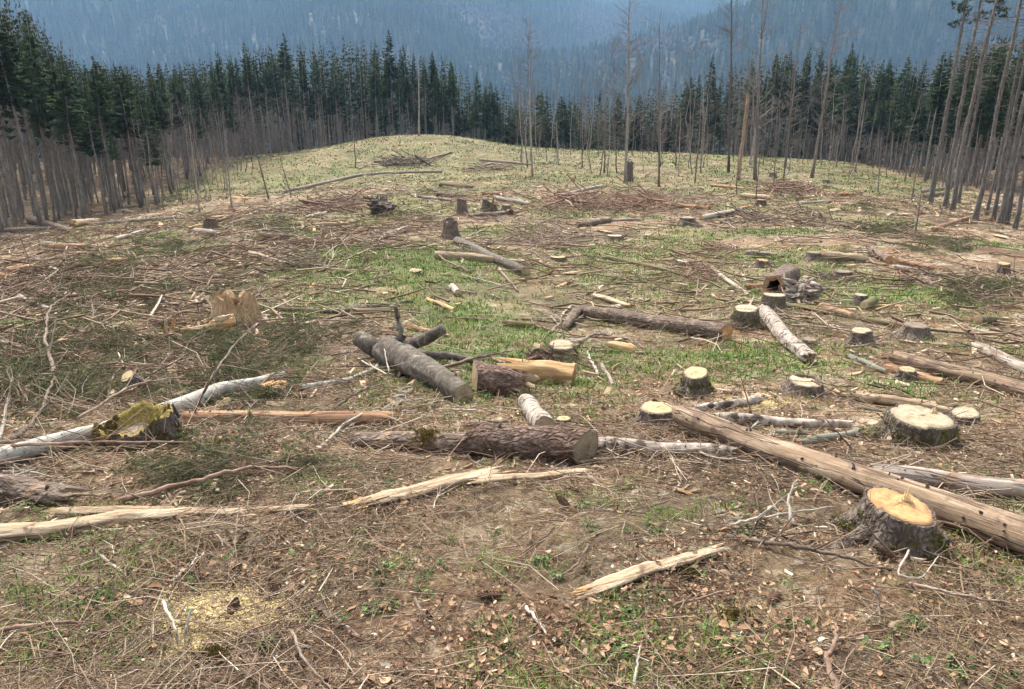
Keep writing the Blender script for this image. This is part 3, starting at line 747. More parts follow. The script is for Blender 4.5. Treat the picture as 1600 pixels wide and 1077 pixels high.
# ------------------------------------------------------------------ stumps
landmarks = []       # (world point, phrase) used to tell the small sticks and slabs apart
def stump(u, vt, vb, w, label, short=None, flare=.35, face='cut_z', bark='stump_bark', tilt=(0, 0), notch=0, splinter=None, moss=0.0, roots=(), jag=0.0, seed=None, name='tree_stump', squash=1.0):
    sd_ = seed if seed is not None else int(u * 7 + vt)
    rs = np.random.default_rng(sd_)
    g = P(u, vb); mm = px(g)
    dep = math.atan2(CAM[2] - g[2], math.hypot(g[0], g[1]))
    Hs = max(.06, 1.2 * (vb - vt) * mm / max(math.cos(dep), .5)); Rr = w * mm * .5
    flare = flare + .14; step = rs.uniform(.05, .16) * Rr if face != 'cut_z_grey' else .02 * Rr; sa = rs.uniform(0, 6.28); sd0 = rs.uniform(.2, .65) * Rr
    if not roots: roots = [(rs.uniform(0, 6.28), rs.uniform(.5, 1.1)) for _ in range(3)]
    e = empty(name, tuple(g)); tag(e, label, 'stump', 'sawn tree stumps')
    n = 56; K = 12
    th = np.linspace(0, 2 * np.pi, n, endpoint=False)
    ph = rs.uniform(0, 6.28, 4)
    lob = .5 * np.cos(5 * th + ph[0]) + .35 * np.cos(3 * th + ph[1]) + .3 * np.cos(8 * th + ph[2])
    out = 1 + .05 * np.cos(2 * th + ph[3]) + .035 * lob + rs.normal(0, .008, n)
    tz = lambda x, y: Hs + math.tan(tilt[0]) * x + math.tan(tilt[1]) * y - step * sstep(-.05 * Rr, .05 * Rr, x * math.cos(sa) + y * math.sin(sa) - sd0 + .06 * Rr * (vnoise(x * 30 / Rr * .2, y * 30 / Rr * .2) - .5))
    ts = np.array([-.35, -.1, 0, .07, .16, .28, .42, .58, .75, .9, .985, 1.0])
    rows = []
    for t in ts:
        f = max(0, 1 - t)
        rad = Rr * out * (1 + flare * f ** 2.6 * (1 + .9 * lob) + .03 * f)
        if t == 1.0: rad = rad * .975
        rad = rad * (1 + (rs.random(n) - .5) * .035)
        x = rad * np.cos(th); y = rad * np.sin(th) * squash
        top = tz(x, y) + jag * Hs * (np.abs(vnoise(th * 3 + sd_, np.zeros(n))) - .3)
        z = np.where(t > 0, t * top, t * Hs)
        if t < 0: z = np.full(n, t * .5 - .02)
        rows.append(np.stack([x, y, z], -1))
    # inner lip so the bark rim has thickness
    lip = rows[-1].copy(); lip[:, :2] *= .90; lip[:, 2] -= .004
    low_ = lip.copy(); low_[:, 2] -= .03
    rows += [lip, low_]
    V = np.concatenate(rows); m = len(rows)
    i = np.arange(m - 1)[:, None] * n; j = np.arange(n)[None]; k = (j + 1) % n
    mb = MB(); mb.add(V, np.stack([i + j, i + k, i + n + k, i + n + j], -1).reshape(-1, 4))
    for (a, L) in roots:
        d = np.array([math.cos(a), math.sin(a)])
        pts = []
        for f in np.linspace(.5, 1 + L, 7):
            q = d * Rr * f; pz = float(ground(g[0] + q[0], g[1] + q[1])) - g[2]
            hgt = Hs * .55 * max(0, 1 - (f - .5) / (L * .55 + .3)) ** 1.6
            pts.append((q[0] + .06 * Rr * math.sin(3 * f), q[1], pz + hgt - .01))
        tube(mb, pts, Rr * np.linspace(.36, .07, 7), 9, rough=.15)
    body = link('bark', mb.mesh('stump_bark', M[bark]), e)
    # sawn face
    fb = MB(); rr_ = np.array([0, .12, .25, .37, .5, .62, .75, .86, .95, 1.0]); fv = []
    for q in rr_:
        b = lip[:, :2] * q * 1.02
        z = tz(b[:, 0], b[:, 1]) + .004 + rs.normal(0, .0022, n)
        if q == 1.0: z = lip[:, 2] + .003
        if notch: z = z - notch * Rr * sstep(.02, -.05, b[:, 0] * math.cos(ph[0]) + b[:, 1] * math.sin(ph[0])) * (.6 + .5 * vnoise(b[:, 0] * 40, b[:, 1] * 40))
        fv.append(np.stack([b[:, 0], b[:, 1], z], -1))
    V = np.concatenate(fv); m = len(fv); i = np.arange(m - 1)[:, None] * n
    fb.add(V, np.stack([i + j, i + k, i + n + k, i + n + j], -1).reshape(-1, 4), None, np.repeat(rr_, n))
    cf = link('cut_face', fb.mesh('stump_face', M[face]), e)
    if splinter:
        sx, sy, sh, sw = splinter
        s = MB(); x0, y0 = sx * Rr, sy * Rr; z0 = tz(x0, y0) - .01
        ww = sw * Rr; hh = sh * Rr
        for q in range(5):
            ox = (q - 2) * ww * .35; hq = hh * [.35, .7, 1, .55, .25][q] * rs.uniform(.85, 1.1)
            s.add([(x0 + ox - ww * .22, y0 - ww * .2, z0), (x0 + ox + ww * .22, y0 - ww * .2, z0), (x0 + ox + ww * .2, y0 + ww * .2, z0), (x0 + ox - ww * .2, y0 + ww * .2, z0),
                   (x0 + ox - ww * .03, y0, z0 + hq), (x0 + ox + ww * .03, y0 + .004, z0 + hq)], [(0, 1, 5, 4), (2, 3, 4, 5)], [(1, 2, 5), (3, 0, 4)])
        link('hinge_splinter', s.mesh('hinge_splinter', M['splinter'], False), cf)
    if moss:
        s = MB(); cnt = int(900 * moss)
        a = rs.uniform(0, 6.283, cnt * 3); t = rs.uniform(0, .75, cnt * 3) ** 1.3
        keep = vnoise(a * 1.6 + sd_, t * 3) > .42
        a, t = a[keep][:cnt], t[keep][:cnt]
        idx = (a / 6.2832 * n).astype(int) % n; f = 1 - t
        rad = Rr * out[idx] * (1 + flare * f ** 2.6 * (1 + .9 * lob[idx]) + .03 * f) + .002
        p = np.stack([rad * np.cos(a), rad * np.sin(a) * squash, t * Hs], -1)
        c = len(p); dv = np.stack([np.cos(a), np.sin(a), np.full(c, .7)], -1) + rs.normal(0, .5, (c, 3))
        dv = dv / np.linalg.norm(dv, axis=1, keepdims=True) * rs.uniform(.01, .028, (c, 1))
        sd2 = np.cross(dv, rs.normal(0, 1, (c, 3))); sd2 = sd2 / np.linalg.norm(sd2, axis=1, keepdims=True) * rs.uniform(.006, .013, (c, 1))
        V = np.stack([p - sd2, p + sd2, p + dv], 1).reshape(-1, 3)
        s.add(V, None, np.arange(c * 3).reshape(-1, 3), np.repeat(rs.random(c), 3))
        mo = link('moss', s.mesh('stump_moss', M['yellow_moss' if moss > 1.5 else 'moss'], False), body); mo['kind'] = 'stuff'
    landmarks.append((g, short or label))
    return e, g, mm
ST = [
    dict(u=1397, vt=797, vb=842, w=104, label='large orange-topped stump with upright splinter beside the long barkless log', short='the large orange-topped stump', face='cut_z_orange', tilt=(-.17, .12), splinter=(.25, .15, .75, .22), flare=.30, roots=((3.35, 1.5), (5.9, .7), (4.4, .5)), moss=.5, bark='stump_bark'),
    dict(u=1432, vt=657, vb=694, w=94, label='wide pale stump with a slit top and mossy side, behind the long barkless log', short='the wide pale slit stump', tilt=(-.06, .02), splinter=(.55, .25, .4, .18), flare=.22, moss=.9, bark='mossy_bark', roots=((5.7, .9),)),
    dict(u=1505, vt=647, vb=662, w=42, label='small low stump right beside the wide pale slit stump', flare=.12, tilt=(.1, .05)),
    dict(u=1084, vt=588, vb=618, w=40, label='upright yellow-topped stump with mossy flared foot, above the small pale stump', short='the upright moss-footed stump', flare=.55, moss=1.0, bark='mossy_bark', roots=((2.9, 1.2), (.1, 1.5), (5.6, .5)), face='cut_z_yellow', tilt=(.16, .1)),
    dict(u=1026, vt=641, vb=662, w=54, label='low pale yellow stump on which the long barkless log rests its tip', short='the low yellow stump under the log tip', flare=.2, tilt=(.05, .03), face='cut_z_yellow'),
    dict(u=1255, vt=597, vb=616, w=52, label='dark-sided stump with a notched pale top, alone in the litter', short='the notched stump', flare=.25, notch=.25, roots=((5.5, .6), (3.6, .6))),
    dict(u=1415, vt=579, vb=592, w=27, label='small pale stump in front of the upper right barkless log', flare=.25, face='cut_z_yellow'),
    dict(u=1163, vt=486, vb=512, w=38, label='pale-topped stump with mossy foot right of the brown felled log', short='the stump by the brown log', flare=.3, moss=.7, bark='mossy_bark', roots=((3.0, 1.8),)),
    dict(u=1343, vt=519, vb=537, w=30, label='pale-topped stump alone on the grass right of centre', short='the lone stump on the grass', flare=.3, roots=((3.3, .9),)),
    dict(u=1428, vt=511, vb=527, w=36, label='weathered grey stump with spreading roots on the right-hand grass', short='the weathered grey stump', flare=.5, face='cut_z_grey', roots=((5.8, 1.2), (3.4, .7))),
    dict(u=877, vt=541, vb=560, w=42, label='pale-topped mossy stump beyond the split orange log section', short='the mossy stump in the centre', flare=.3, moss=.6, bark='mossy_bark', splinter=(.7, .1, .3, .2)),
    dict(u=1264, vt=532, vb=541, w=22, label='tiny low stump right of the mottled rotten log', flare=.2, face='cut_z_grey'),
    dict(u=1343, vt=463, vb=477, w=22, label='small stump with a cut billet leaning on it, on the grass', flare=.3),
    dict(u=1207, vt=464, vb=484, w=34, label='flat pale stump directly in front of the hollow log', short='the stump before the hollow log', flare=.2, bark='mossy_bark'),
    dict(u=1565, vt=414, vb=428, w=18, label='bright-topped stump near the right edge above the brush heap', flare=.1, face='cut_z_yellow'),
    dict(u=330, vt=346, vb=358, w=20, label='bright yellow-topped stump high on the left below the dark stand', short='the bright yellow stump at upper left', face='cut_z_yellow', tilt=(.1, -.35), flare=.1),
    dict(u=722, vt=316, vb=335, w=15, label='upright dark stump with orange top in the slash band above the green mound', short='the upright dark stump', face='cut_z_orange', tilt=(-.2, -.2), flare=.15),
    dict(u=704, vt=352, vb=372, w=22, label='dark stump with torn top at the upper end of the two-ended dark log', short='the dark torn stump', face='cut_z_grey', jag=.5, flare=.3),
    dict(u=765, vt=318, vb=330, w=22, label='dark stump with an orange cut left of a grey upright stick', face='cut_z_orange', tilt=(-.35, -.2), flare=.2),
    dict(u=983, vt=262, vb=285, w=10, label='tall dark snapped snag at the foot of the tall pale dead trunk', face='cut_z_grey', jag=.3, flare=.15),
    dict(u=1189, vt=314, vb=322, w=14, label='small orange-topped stump below the forked leafless tree', face='cut_z_orange', flare=.2),
    dict(u=1073, vt=342, vb=352, w=22, label='pale stump with spread roots in the slash at upper right centre', face='cut_z_grey', flare=.6, roots=((3.2, 1.4), (5.9, 1.2))),
    dict(u=1207, vt=271, vb=278, w=10, label='far small grey stump on the crest beneath the forked tree', face='cut_z_grey'),
    dict(u=872, vt=402, vb=407, w=24, label='flat pale sawn stump low in the grass right of the two-ended dark log', face='cut_z_yellow', flare=.1),
    dict(u=1066, vt=408, vb=414, w=22, label='low brownish stump on the upper right grass', face='cut_z'),
    dict(u=960, vt=369, vb=376, w=26, label='low tan stump below the slash band right of the twig heap', face='cut_z'),
    dict(u=1270, vt=396, vb=405, w=22, label='weathered stump at the left of the upper right wreckage', face='cut_z_grey', flare=.3),
    dict(u=1316, vt=426, vb=436, w=26, label='brown stump below the upper right wreckage', face='cut_z_grey', flare=.4),
    dict(u=1190, vt=408, vb=416, w=20, label='orange-brown torn stump left of the upper right wreckage', face='cut_z_orange', jag=.4),
    dict(u=430, vt=603, vb=614, w=44, label='low broken orange-brown stump right of the bend in the grey beech', short='the low broken stump by the beech', face='cut_z_orange', jag=.7, flare=.3, moss=.3),
    dict(u=880, vt=658, vb=664, w=22, label='small pale sawn stump just above the thick dark log', face='cut_z_yellow', flare=.1),
    dict(u=792, vt=322, vb=330, w=14, label='grey far stump right of the orange cut dark stump', face='cut_z_grey'),
    dict(u=594, vt=318, vb=331, w=24, label='dark upturned root stump in the slash band at upper left centre', face='cut_z_grey', jag=.9, flare=.2),
    dict(u=1488, vt=318, vb=322, w=10, label='small stump between the pine trunks', face='cut_z'),
    dict(u=1290, vt=282, vb=287, w=10, label='small far stump right of the leaning leafless tree', face='cut_z_grey'),
]
for s in ST: stump(**s)

# ------------------------------------------------------------------ logs
def log(p, w, label, short=None, style='tan_wood', ends=('cut', 'cut'), endmat='cut_x', knots=0, bend=0.0, flat=1.0, rough=.03, jag=.5, lift=(0, 0), cat='log', name='felled_log', group='felled logs and log sections', moss=0.0, sides=26, taper=None, stub=1.0, mid=None, obl=(0, 0)):
    (u0, v0), (u1, v1) = p[0], p[-1]
    sd_ = int(u0 * 13 + v0 * 7 + u1); rs = np.random.default_rng(sd_)
    pts = []; rads = []
    ws = w if isinstance(w, (tuple, list)) else (w, w)
    for q, (u, v) in enumerate(p):
        ww = ws[0] + (ws[-1] - ws[0]) * q / (len(p) - 1)
        g = P(u, v); r = ww * .5 * px(g)
        lf = lift[0] + (lift[1] - lift[0]) * q / (len(p) - 1)
        g = P(u, v, r * flat * .85 + lf * r); r = ww * .5 * px(g)
        pts.append(g); rads.append(r)
    pts = np.array(pts); rads = np.array(rads)
    fs = np.linspace(0, 1, 25); cs = np.linspace(0, 1, len(pts))
    if len(pts) > 2 or flat < 1:                          # limp or rotten wood follows the ground
        fs = np.linspace(0, 1, max(len(pts), 7)); rads = np.interp(fs, cs, rads)
        pts = np.stack([np.interp(fs, cs, pts[:, c]) for c in range(3)], -1)
        pts[:, 2] = np.maximum(pts[:, 2], ground(pts[:, 0], pts[:, 1]) + rads * flat * .75)
    else:
        A = np.stack([np.interp(fs, cs, pts[:, c]) for c in range(3)], -1)
        need = ground(A[:, 0], A[:, 1]) + np.interp(fs, cs, rads) * .45 - A[:, 2]
        pts[:, 2] += max(0, np.percentile(need, 88))
    o0 = pts[0]; ex = norm(pts[-1] - pts[0]); ey = norm(np.cross([0, 0, 1], ex)); ez = np.cross(ex, ey)
    B = np.stack([ex, ey, ez], 1)
    loc = (pts - o0) @ B                                     # local frame: x along the log
    L = loc[-1, 0]; rm = rads.mean()
    n = int(np.clip(L / (rm * .45), 10, 70))
    s = np.linspace(0, 1, n); ci = np.concatenate([[0], np.cumsum(np.linalg.norm(np.diff(loc, axis=0), axis=1))]); ci /= ci[-1]
    ax = np.stack([np.interp(s, ci, loc[:, c]) for c in range(3)], -1)
    if len(p) > 2:
        for _ in range(3): ax[1:-1] = (ax[:-2] + 2 * ax[1:-1] + ax[2:]) / 4
    bw = bend * L * np.sin(s * math.pi); ax[:, 1] += bw
    ax[:, 2] += .012 * L * np.sin(s * 9 + sd_) * (.3 if style in ('tan_wood', 'orange_wood') else .6) * min(1, .25 / max(L * .2, .05))
    rr = np.interp(s, ci, rads)
    th = np.linspace(0, 2 * np.pi, sides, endpoint=False)
    fl = (vnoise(np.add.outer(s * L / rm * .5, np.zeros(sides)) + sd_, np.add.outer(np.zeros(n), np.cos(th) * 2 + 5 + np.sin(th) * 3)) - .5)
    st = (vnoise(np.add.outer(s * 1.2, np.zeros(sides)) + 3 + sd_, np.add.outer(np.zeros(n), th * 3.2)) - .5)
    rad = rr[:, None] * (1 + rough * 2.4 * fl + rough * 2.0 * st + (rs.random((n, sides)) - .5) * rough * .5)
    V = np.zeros((n, sides, 3))
    V[..., 0] = ax[:, 0:1]
    V[..., 1] = ax[:, 1:2] + rad * np.cos(th)
    V[..., 2] = ax[:, 2:3] + rad * np.sin(th) * flat
    e = empty(name, tuple(o0)); e.rotation_mode = 'QUATERNION'; e.rotation_quaternion = Matrix(B.tolist()).to_quaternion()
    tag(e, label, cat, group)
    mb = MB(); capv = []
    for k, side in ((0, -1), (n - 1, 1)):
        en = ends[0] if k == 0 else ends[1]
        if en == 'ragged':
            j = (vnoise(th * 2.2 + sd_ + k, np.zeros(sides) + 7) + .7 * rs.random(sides)) * jag * rm * 1.8
            V[k, :, 0] += side * (j - .8 * jag * rm)
            c = ax[k]; sh = 1 - .35 * rs.random(sides)
            V[k, :, 1] = c[1] + (V[k, :, 1] - c[1]) * sh; V[k, :, 2] = c[2] + (V[k, :, 2] - c[2]) * sh
    for k, t_ in ((0, -obl[0]), (n - 1, obl[1])):
        V[k, :, 0] += math.tan(t_) * (V[k, :, 1] - ax[k, 1])
        if t_: V[k + (1 if k == 0 else -1), :, 0] += .5 * math.tan(t_) * (V[k, :, 1] - ax[k, 1])
    i = np.arange(n - 1)[:, None] * sides; j = np.arange(sides)[None]; k2 = (j + 1) % sides
    q = np.stack([i + j, i + k2, i + sides + k2, i + sides + j], -1).reshape(-1, 4)
    mb.add(V.reshape(-1, 3), q)
    for k, side in ((0, -1), (n - 1, 1)):
        en = ends[0] if k == 0 else ends[1]
        ring = V[k]; c = ring.mean(0)
        if en == 'cut':
            fb = MB(); rq = np.array([1.0, .92, .6, .3, 0]); fv = []
            for x in rq:
                b = c + (ring - c) * min(x, .985); b[:, 0] += side * (.004 if x < 1 else .001) + (rs.random(sides) - .5) * .002; fv.append(b)
            m = len(rq); i = np.arange(m - 1)[:, None] * sides
            fq = np.stack([i + j, i + sides + j, i + sides + k2, i + k2], -1).reshape(-1, 4)
            FV = np.concatenate(fv); FV[:, 1] -= c[1]; FV[:, 2] -= c[2]
            fb.add(FV, fq if side < 0 else fq[:, ::-1], None, np.repeat(rq, sides))
            link('cut_end', fb.mesh('log_cut_end', M[endmat]), e, (0, c[1], c[2]))
        else:
            inner = c + (ring - c) * .5; inner[:, 0] -= side * rm * jag * (.2 + .5 * rs.random(sides))
            b0 = n * sides if k == 0 else None
            VV = np.concatenate([ring, inner, [c - [side * rm * .25 * jag, 0, 0]]])
            fq = [(x, (x + 1) % sides, sides + (x + 1) % sides, sides + x) for x in range(sides)]
            ft = [(sides + x, sides + (x + 1) % sides, 2 * sides) for x in range(sides)]
            fb = MB(); fb.add(VV, fq, ft)
            link('broken_end', fb.mesh('log_broken_end', M['pale_split' if style in ('tan_wood', 'orange_wood', 'rotten_wood') else 'rotten_wood'], False), e)
    body = link('bark' if 'bark' in style or style in ('birch', 'dark_beech') else 'bare_wood', mb.mesh('log_surface', M[style]), e)
    for k in range(knots):
        x = rs.uniform(.04, .97); a = rs.choice([-1, 1]) * rs.uniform(-.1, 1.5) + math.pi / 2
        ii = int(x * (n - 1)); r0 = rad[ii, int(a / 6.283 * sides) % sides]
        p0 = np.array([ax[ii, 0], ax[ii, 1] + r0 * .86 * math.cos(a), ax[ii, 2] + r0 * .86 * math.sin(a) * flat])
        d = norm([rs.uniform(-.5, .5), math.cos(a), math.sin(a)])
        kr = rm * rs.uniform(.04, .13); kl = rm * rs.uniform(.15, .38) * stub
        kb = MB(); tube(kb, [p0, p0 + d * kl * .55, p0 + d * kl], [kr * 1.7, kr, kr * .75], 7, rough=.15)
        link('branch_stub', kb.mesh('branch_stub', M['knot']), body)
    if moss:
        s_ = MB(); c = int(1100 * moss); x = rs.normal(.5 if mid is None else mid, .05, c); x = np.clip(x, .02, .98); a = rs.normal(1.9, .6, c)
        ii = (x * (n - 1)).astype(int); r0 = rr[ii] * 1.01
        pp = np.stack([x * L, ax[ii, 1] + r0 * np.cos(a), ax[ii, 2] + r0 * np.sin(a) * flat], -1)
        dv = np.stack([np.zeros(c), np.cos(a), np.sin(a)], -1) + rs.normal(0, .5, (c, 3)); dv *= rs.uniform(.01, .025, (c, 1))
        s2 = rs.normal(0, .008, (c, 3))
        s_.add(np.stack([pp - s2, pp + s2, pp + dv], 1).reshape(-1, 3), None, np.arange(c * 3).reshape(-1, 3))
        mo = link('moss', s_.mesh('log_moss', M['yellow_moss'], False), body); mo['kind'] = 'stuff'
    landmarks.append((pts.mean(0), short or label))
    return e, B, o0, ax, rr
LG = [
    dict(p=[(1062, 648), (1640, 850)], w=(32, 60), label='long thick barkless spruce log with knots running off the right edge', short='the long barkless log', style='tan_wood', ends=('ragged', 'cut'), knots=34, rough=.05, bend=-.010, stub=1.3, lift=(.9, .2), jag=.35),
    dict(p=[(1372, 738), (1640, 772)], w=(28, 34), label='grey weathered log lying behind the long barkless log at right', style='grey_wood', ends=('ragged', 'cut'), knots=7),
    dict(p=[(287, 654), (600, 656)], w=(23, 25), label='straight orange-tan barkless log between mossy hollow stump and thick dark log', short='the straight orange-tan log', style='orange_wood', ends=('cut', 'ragged'), knots=8, jag=1.8, rough=.04, bend=.006),
    dict(p=[(-40, 724), (70, 696), (158, 676), (270, 636), (345, 607), (402, 600), (440, 588)], w=(32, 16), label='smooth pale grey beech trunk passing behind the mossy hollow stump', short='the grey beech trunk', style='beech_bark', ends=('cut', 'ragged'), rough=.02, knots=2, lift=(.3, .3)),
    dict(p=[(468, 607), (545, 592), (585, 578), (602, 558)], w=(9, 6), label='thin whitish curved beech branch below the forked log', style='beech_bark', ends=('ragged', 'ragged'), rough=.03, sides=12),
    dict(p=[(552, 688), (735, 692)], w=(28, 33), label='dark brown log section with a yellow moss patch, left end of the dark row', short='the mossy dark section', style='brown_bark', ends=('ragged', 'ragged'), endmat='cut_x_dark', rough=.035, moss=.3, mid=.66),
    dict(p=[(742, 686), (916, 700)], obl=(0, .5), w=(52, 58), label='thick reddish-brown log with a sawn round end, centre of the foreground', short='the thick dark log', style='red_bark', ends=('ragged', 'cut'), endmat='cut_x_dark', rough=.09, knots=3, stub=1.4, jag=.7),
    dict(p=[(930, 696), (1140, 709)], w=(26, 24), label='grey-brown decaying log right of the thick dark log', style='birch', ends=('ragged', 'ragged'), rough=.06, knots=5),
    dict(p=[(822, 628), (852, 668)], w=(27, 34), label='short mottled white log section pointing away behind the thick dark log', style='birch', ends=('cut', 'cut'), endmat='cut_x_dark', rough=.05),
    dict(p=[(604, 548), (660, 583), (724, 616)], w=(50, 34), label='grey forked beech log with a sawn end and stubby arms', short='the forked beech log', style='dark_beech', ends=('ragged', 'cut'), endmat='cut_x_dark', rough=.09, jag=.5, bend=.03, knots=5),
    dict(p=[(742, 590), (808, 600)], obl=(.45, 0), w=(50, 42), label='stout reddish log section with one pale sawn end next to the forked log', short='the stout reddish section', style='red_bark', ends=('cut', 'ragged'), endmat='cut_x', rough=.12, jag=.8),
    dict(p=[(826, 578), (897, 587)], w=(46, 36), label='split log section showing fresh pale orange wood', short='the split orange section', style='pale_split', ends=('ragged', 'cut'), endmat='cut_x_orange', rough=.2, flat=.85, jag=1.6),
    dict(p=[(908, 487), (1020, 503), (1136, 521)], w=(20, 27), label='brown felled log with flaking bark on the grass, centre right', short='the brown felled log', style='brown_bark', ends=('ragged', 'cut'), endmat='cut_x_orange', rough=.07, knots=4, jag=1.0),
    dict(p=[(882, 512), (900, 488)], w=(12, 16), label='snapped leaning root piece at the left end of the brown felled log', style='brown_bark', ends=('ragged', 'ragged'), rough=.1, jag=1.2, sides=14, lift=(0, .8)),
    dict(p=[(1193, 486), (1222, 522), (1264, 560)], w=(22, 22), label='mottled rotten log running down from the hollow log', short='the mottled rotten log', style='birch', ends=('ragged', 'ragged'), rough=.10, jag=.6),
    dict(p=[(1400, 558), (1640, 620)], w=(20, 27), label='upper right barkless tan log running off the edge', short='the upper right barkless log', style='tan_wood', ends=('ragged', 'cut'), knots=14, rough=.04, bend=.01),
    dict(p=[(1524, 541), (1640, 592)], w=(16, 22), label='shorter weathered log above the upper right barkless log', style='grey_wood', ends=('ragged', 'cut'), knots=5, rough=.05),
    dict(p=[(1340, 618), (1430, 632), (1512, 648)], w=(16, 13), label='thin reddish decayed log behind the wide pale slit stump', style='rotten_wood', ends=('ragged', 'ragged'), rough=.10, knots=6, stub=2.0, sides=16),
    dict(p=[(1342, 636), (1402, 648)], w=(6, 5), label='thin grey pole under the thin reddish decayed log', style='green_grey_log', sides=10),
    dict(p=[(1328, 558), (1384, 582)], w=(9, 8), label='thin dark grey pole left of the upper right barkless log', style='green_grey_log', sides=12),
    dict(p=[(1386, 574), (1474, 598)], w=(13, 13), label='short orange-tan log behind the small pale stump', style='orange_wood', sides=18, rough=.05),
    dict(p=[(1086, 640), (1186, 626)], w=(13, 16), label='decayed grey log end lying behind the tip of the long log', style='birch', ends=('ragged', 'ragged'), rough=.1, sides=18),
    dict(p=[(1120, 654), (1220, 660), (1326, 664)], w=(20, 12), label='long decayed whitish log behind the long barkless log', style='birch', ends=('ragged', 'ragged'), rough=.1, knots=5, sides=18),
    dict(p=[(1248, 692), (1342, 677)], w=(13, 14), label='smooth green-grey pole end behind the long barkless log', style='green_grey_log', sides=16),
    dict(p=[(1208, 676), (1268, 677)], w=(9, 8), label='short grey pole left of the smooth green-grey pole', style='green_grey_log', sides=12),
    dict(p=[(-30, 838), (80, 826), (190, 810), (262, 803)], lift=(.4, .4), w=(36, 23), label='rotten brown log crumbling at the lower left edge', short='the rotten log at lower left', style='rotten_wood', ends=('ragged', 'ragged'), rough=.14, flat=.7, jag=1.4),
    dict(p=[(92, 796), (230, 800), (340, 798), (475, 795)], lift=(.8, .5), w=(21, 15), label='bleached split log lying along the top of the rotten lower left log', short='the bleached split log', style='rotten_wood', ends=('ragged', 'ragged'), rough=.12, flat=.55, jag=1.6),
    dict(p=[(-30, 762), (30, 766), (92, 776)], w=(52, 34), lift=(.3, .2), label='crumbling rotten log stub at the left edge above the bleached split log', style='brown_bark', ends=('ragged', 'ragged'), rough=.24, flat=.8, jag=1.6, knots=3),
    dict(p=[(585, 782), (690, 756), (765, 738)], lift=(.5, .5), w=(32, 26), label='long split pale rotten slab in front of the thick dark log', short='the long split slab', style='rotten_wood', ends=('ragged', 'ragged'), rough=.14, flat=.45, jag=1.8),
    dict(p=[(752, 750), (830, 743), (908, 736)], lift=(1.2, 1.0), w=(20, 12), label='thin pale splinter board continuing the long split slab', style='rotten_wood', ends=('ragged', 'ragged'), rough=.12, flat=.4, jag=2.0, sides=14),
    dict(p=[(932, 918), (1020, 886), (1110, 862)], lift=(.5, .5), w=(30, 20), label='pale split wood slab on the leaf litter in the lower right centre', short='the pale slab', style='rotten_wood', ends=('ragged', 'ragged'), rough=.15, flat=.45, jag=1.8),
    dict(p=[(714, 376), (766, 401), (822, 424)], w=(13, 15), label='dark log with yellow cuts at both ends above the green mound', short='the two-ended dark log', style='dark_beech', endmat='cut_x', rough=.04, sides=18),
    dict(p=[(682, 398), (740, 402), (830, 412)], w=(14, 9), label='reddish broken log half hidden behind the two-ended dark log', style='rotten_wood', ends=('ragged', 'ragged'), rough=.12, sides=16),
    dict(p=[(1226, 476), (1300, 488), (1400, 508)], w=(9, 8), label='thin mossy log lying across the grass below the hollow log', style='mossy_log', ends=('ragged', 'ragged'), rough=.08, sides=14),
    dict(p=[(1284, 478), (1332, 494)], w=(12, 11), label='short orange-barked billet on the thin mossy log', style='orange_wood', rough=.06, sides=14),
    dict(p=[(1112, 420), (1172, 464)], w=(7, 6), label='thin bleached pole slanting down left of the hollow log', style='grey_wood', rough=.06, sides=12),
    dict(p=[(8, 424), (56, 417)], w=(13, 11), label='short pale yellow log at the far left edge', style='pale_split', endmat='cut_x', sides=16),
    dict(p=[(-20, 430), (24, 431)], w=(9, 8), label='pale pole stub below the short pale yellow log at far left', style='pale_split', sides=12),
    dict(p=[(28, 464), (78, 484)], w=(10, 8), label='greyish white broken pole at the left edge', style='grey_wood', ends=('cut', 'ragged'), sides=14),
    dict(p=[(1406, 408), (1474, 421)], w=(9, 8), label='orange log in the wreckage at upper right', style='orange_wood', rough=.06, sides=14),
    dict(p=[(1362, 394), (1390, 406)], w=(14, 13), label='stubby orange-cut log in the upper right wreckage', style='brown_bark', endmat='cut_x_orange', sides=16),
    dict(p=[(1284, 398), (1352, 404)], w=(14, 10), label='split tan log amid the upper right wreckage', style='rotten_wood', ends=('cut', 'ragged'), endmat='cut_x_orange', rough=.12, sides=16),
    dict(p=[(1096, 340), (1157, 328)], w=(8, 7), label='whitish short pole in the slash at upper right centre', style='white_stick', sides=12),
    dict(p=[(668, 468), (710, 484)], w=(7, 7), label='pale tan stick log on the green mound', style='pale_split', sides=12),
    dict(p=[(706, 448), (716, 458)], w=(11, 11), label='stubby white cut block on the green mound', style='white_stick', sides=14),
    dict(p=[(0, 360), (80, 357), (170, 348), (276, 340)], w=(6, 5), label='long thin peeled pole along the foot of the left stand', style='grey_wood', sides=10),
    dict(p=[(180, 374), (226, 361)], w=(7, 6), label='short peeled pole below the long thin peeled pole at upper left', style='white_stick', sides=10),
    dict(p=[(0, 372), (78, 366)], w=(5, 5), label='thin peeled pole at the far left below the stand', style='white_stick', sides=10),
    dict(p=[(168, 408), (212, 405)], w=(8, 6), label='small pale block of wood on the left slash', style='pale_split', sides=12, endmat='cut_x'),
    dict(p=[(430, 482), (530, 488), (640, 470)], w=(8, 5), label='thin brown branch log right of the torn brown stump', style='brown_bark', sides=12, ends=('ragged', 'ragged')),
    dict(p=[(1350, 478), (1364, 471)], w=(14, 15), label='short pale billet leaning on the small grass stump', style='mossy_log', endmat='cut_x', sides=16),
    dict(p=[(1528, 500), (1552, 499)], w=(15, 13), label='short pale-ended log section at the right edge of the grass', style='mossy_log', endmat='cut_x', sides=16),
    dict(p=[(640, 256), (705, 238)], w=(4, 3), label='pale pole lying on the near side of the knoll', style='grey_wood', sides=8),
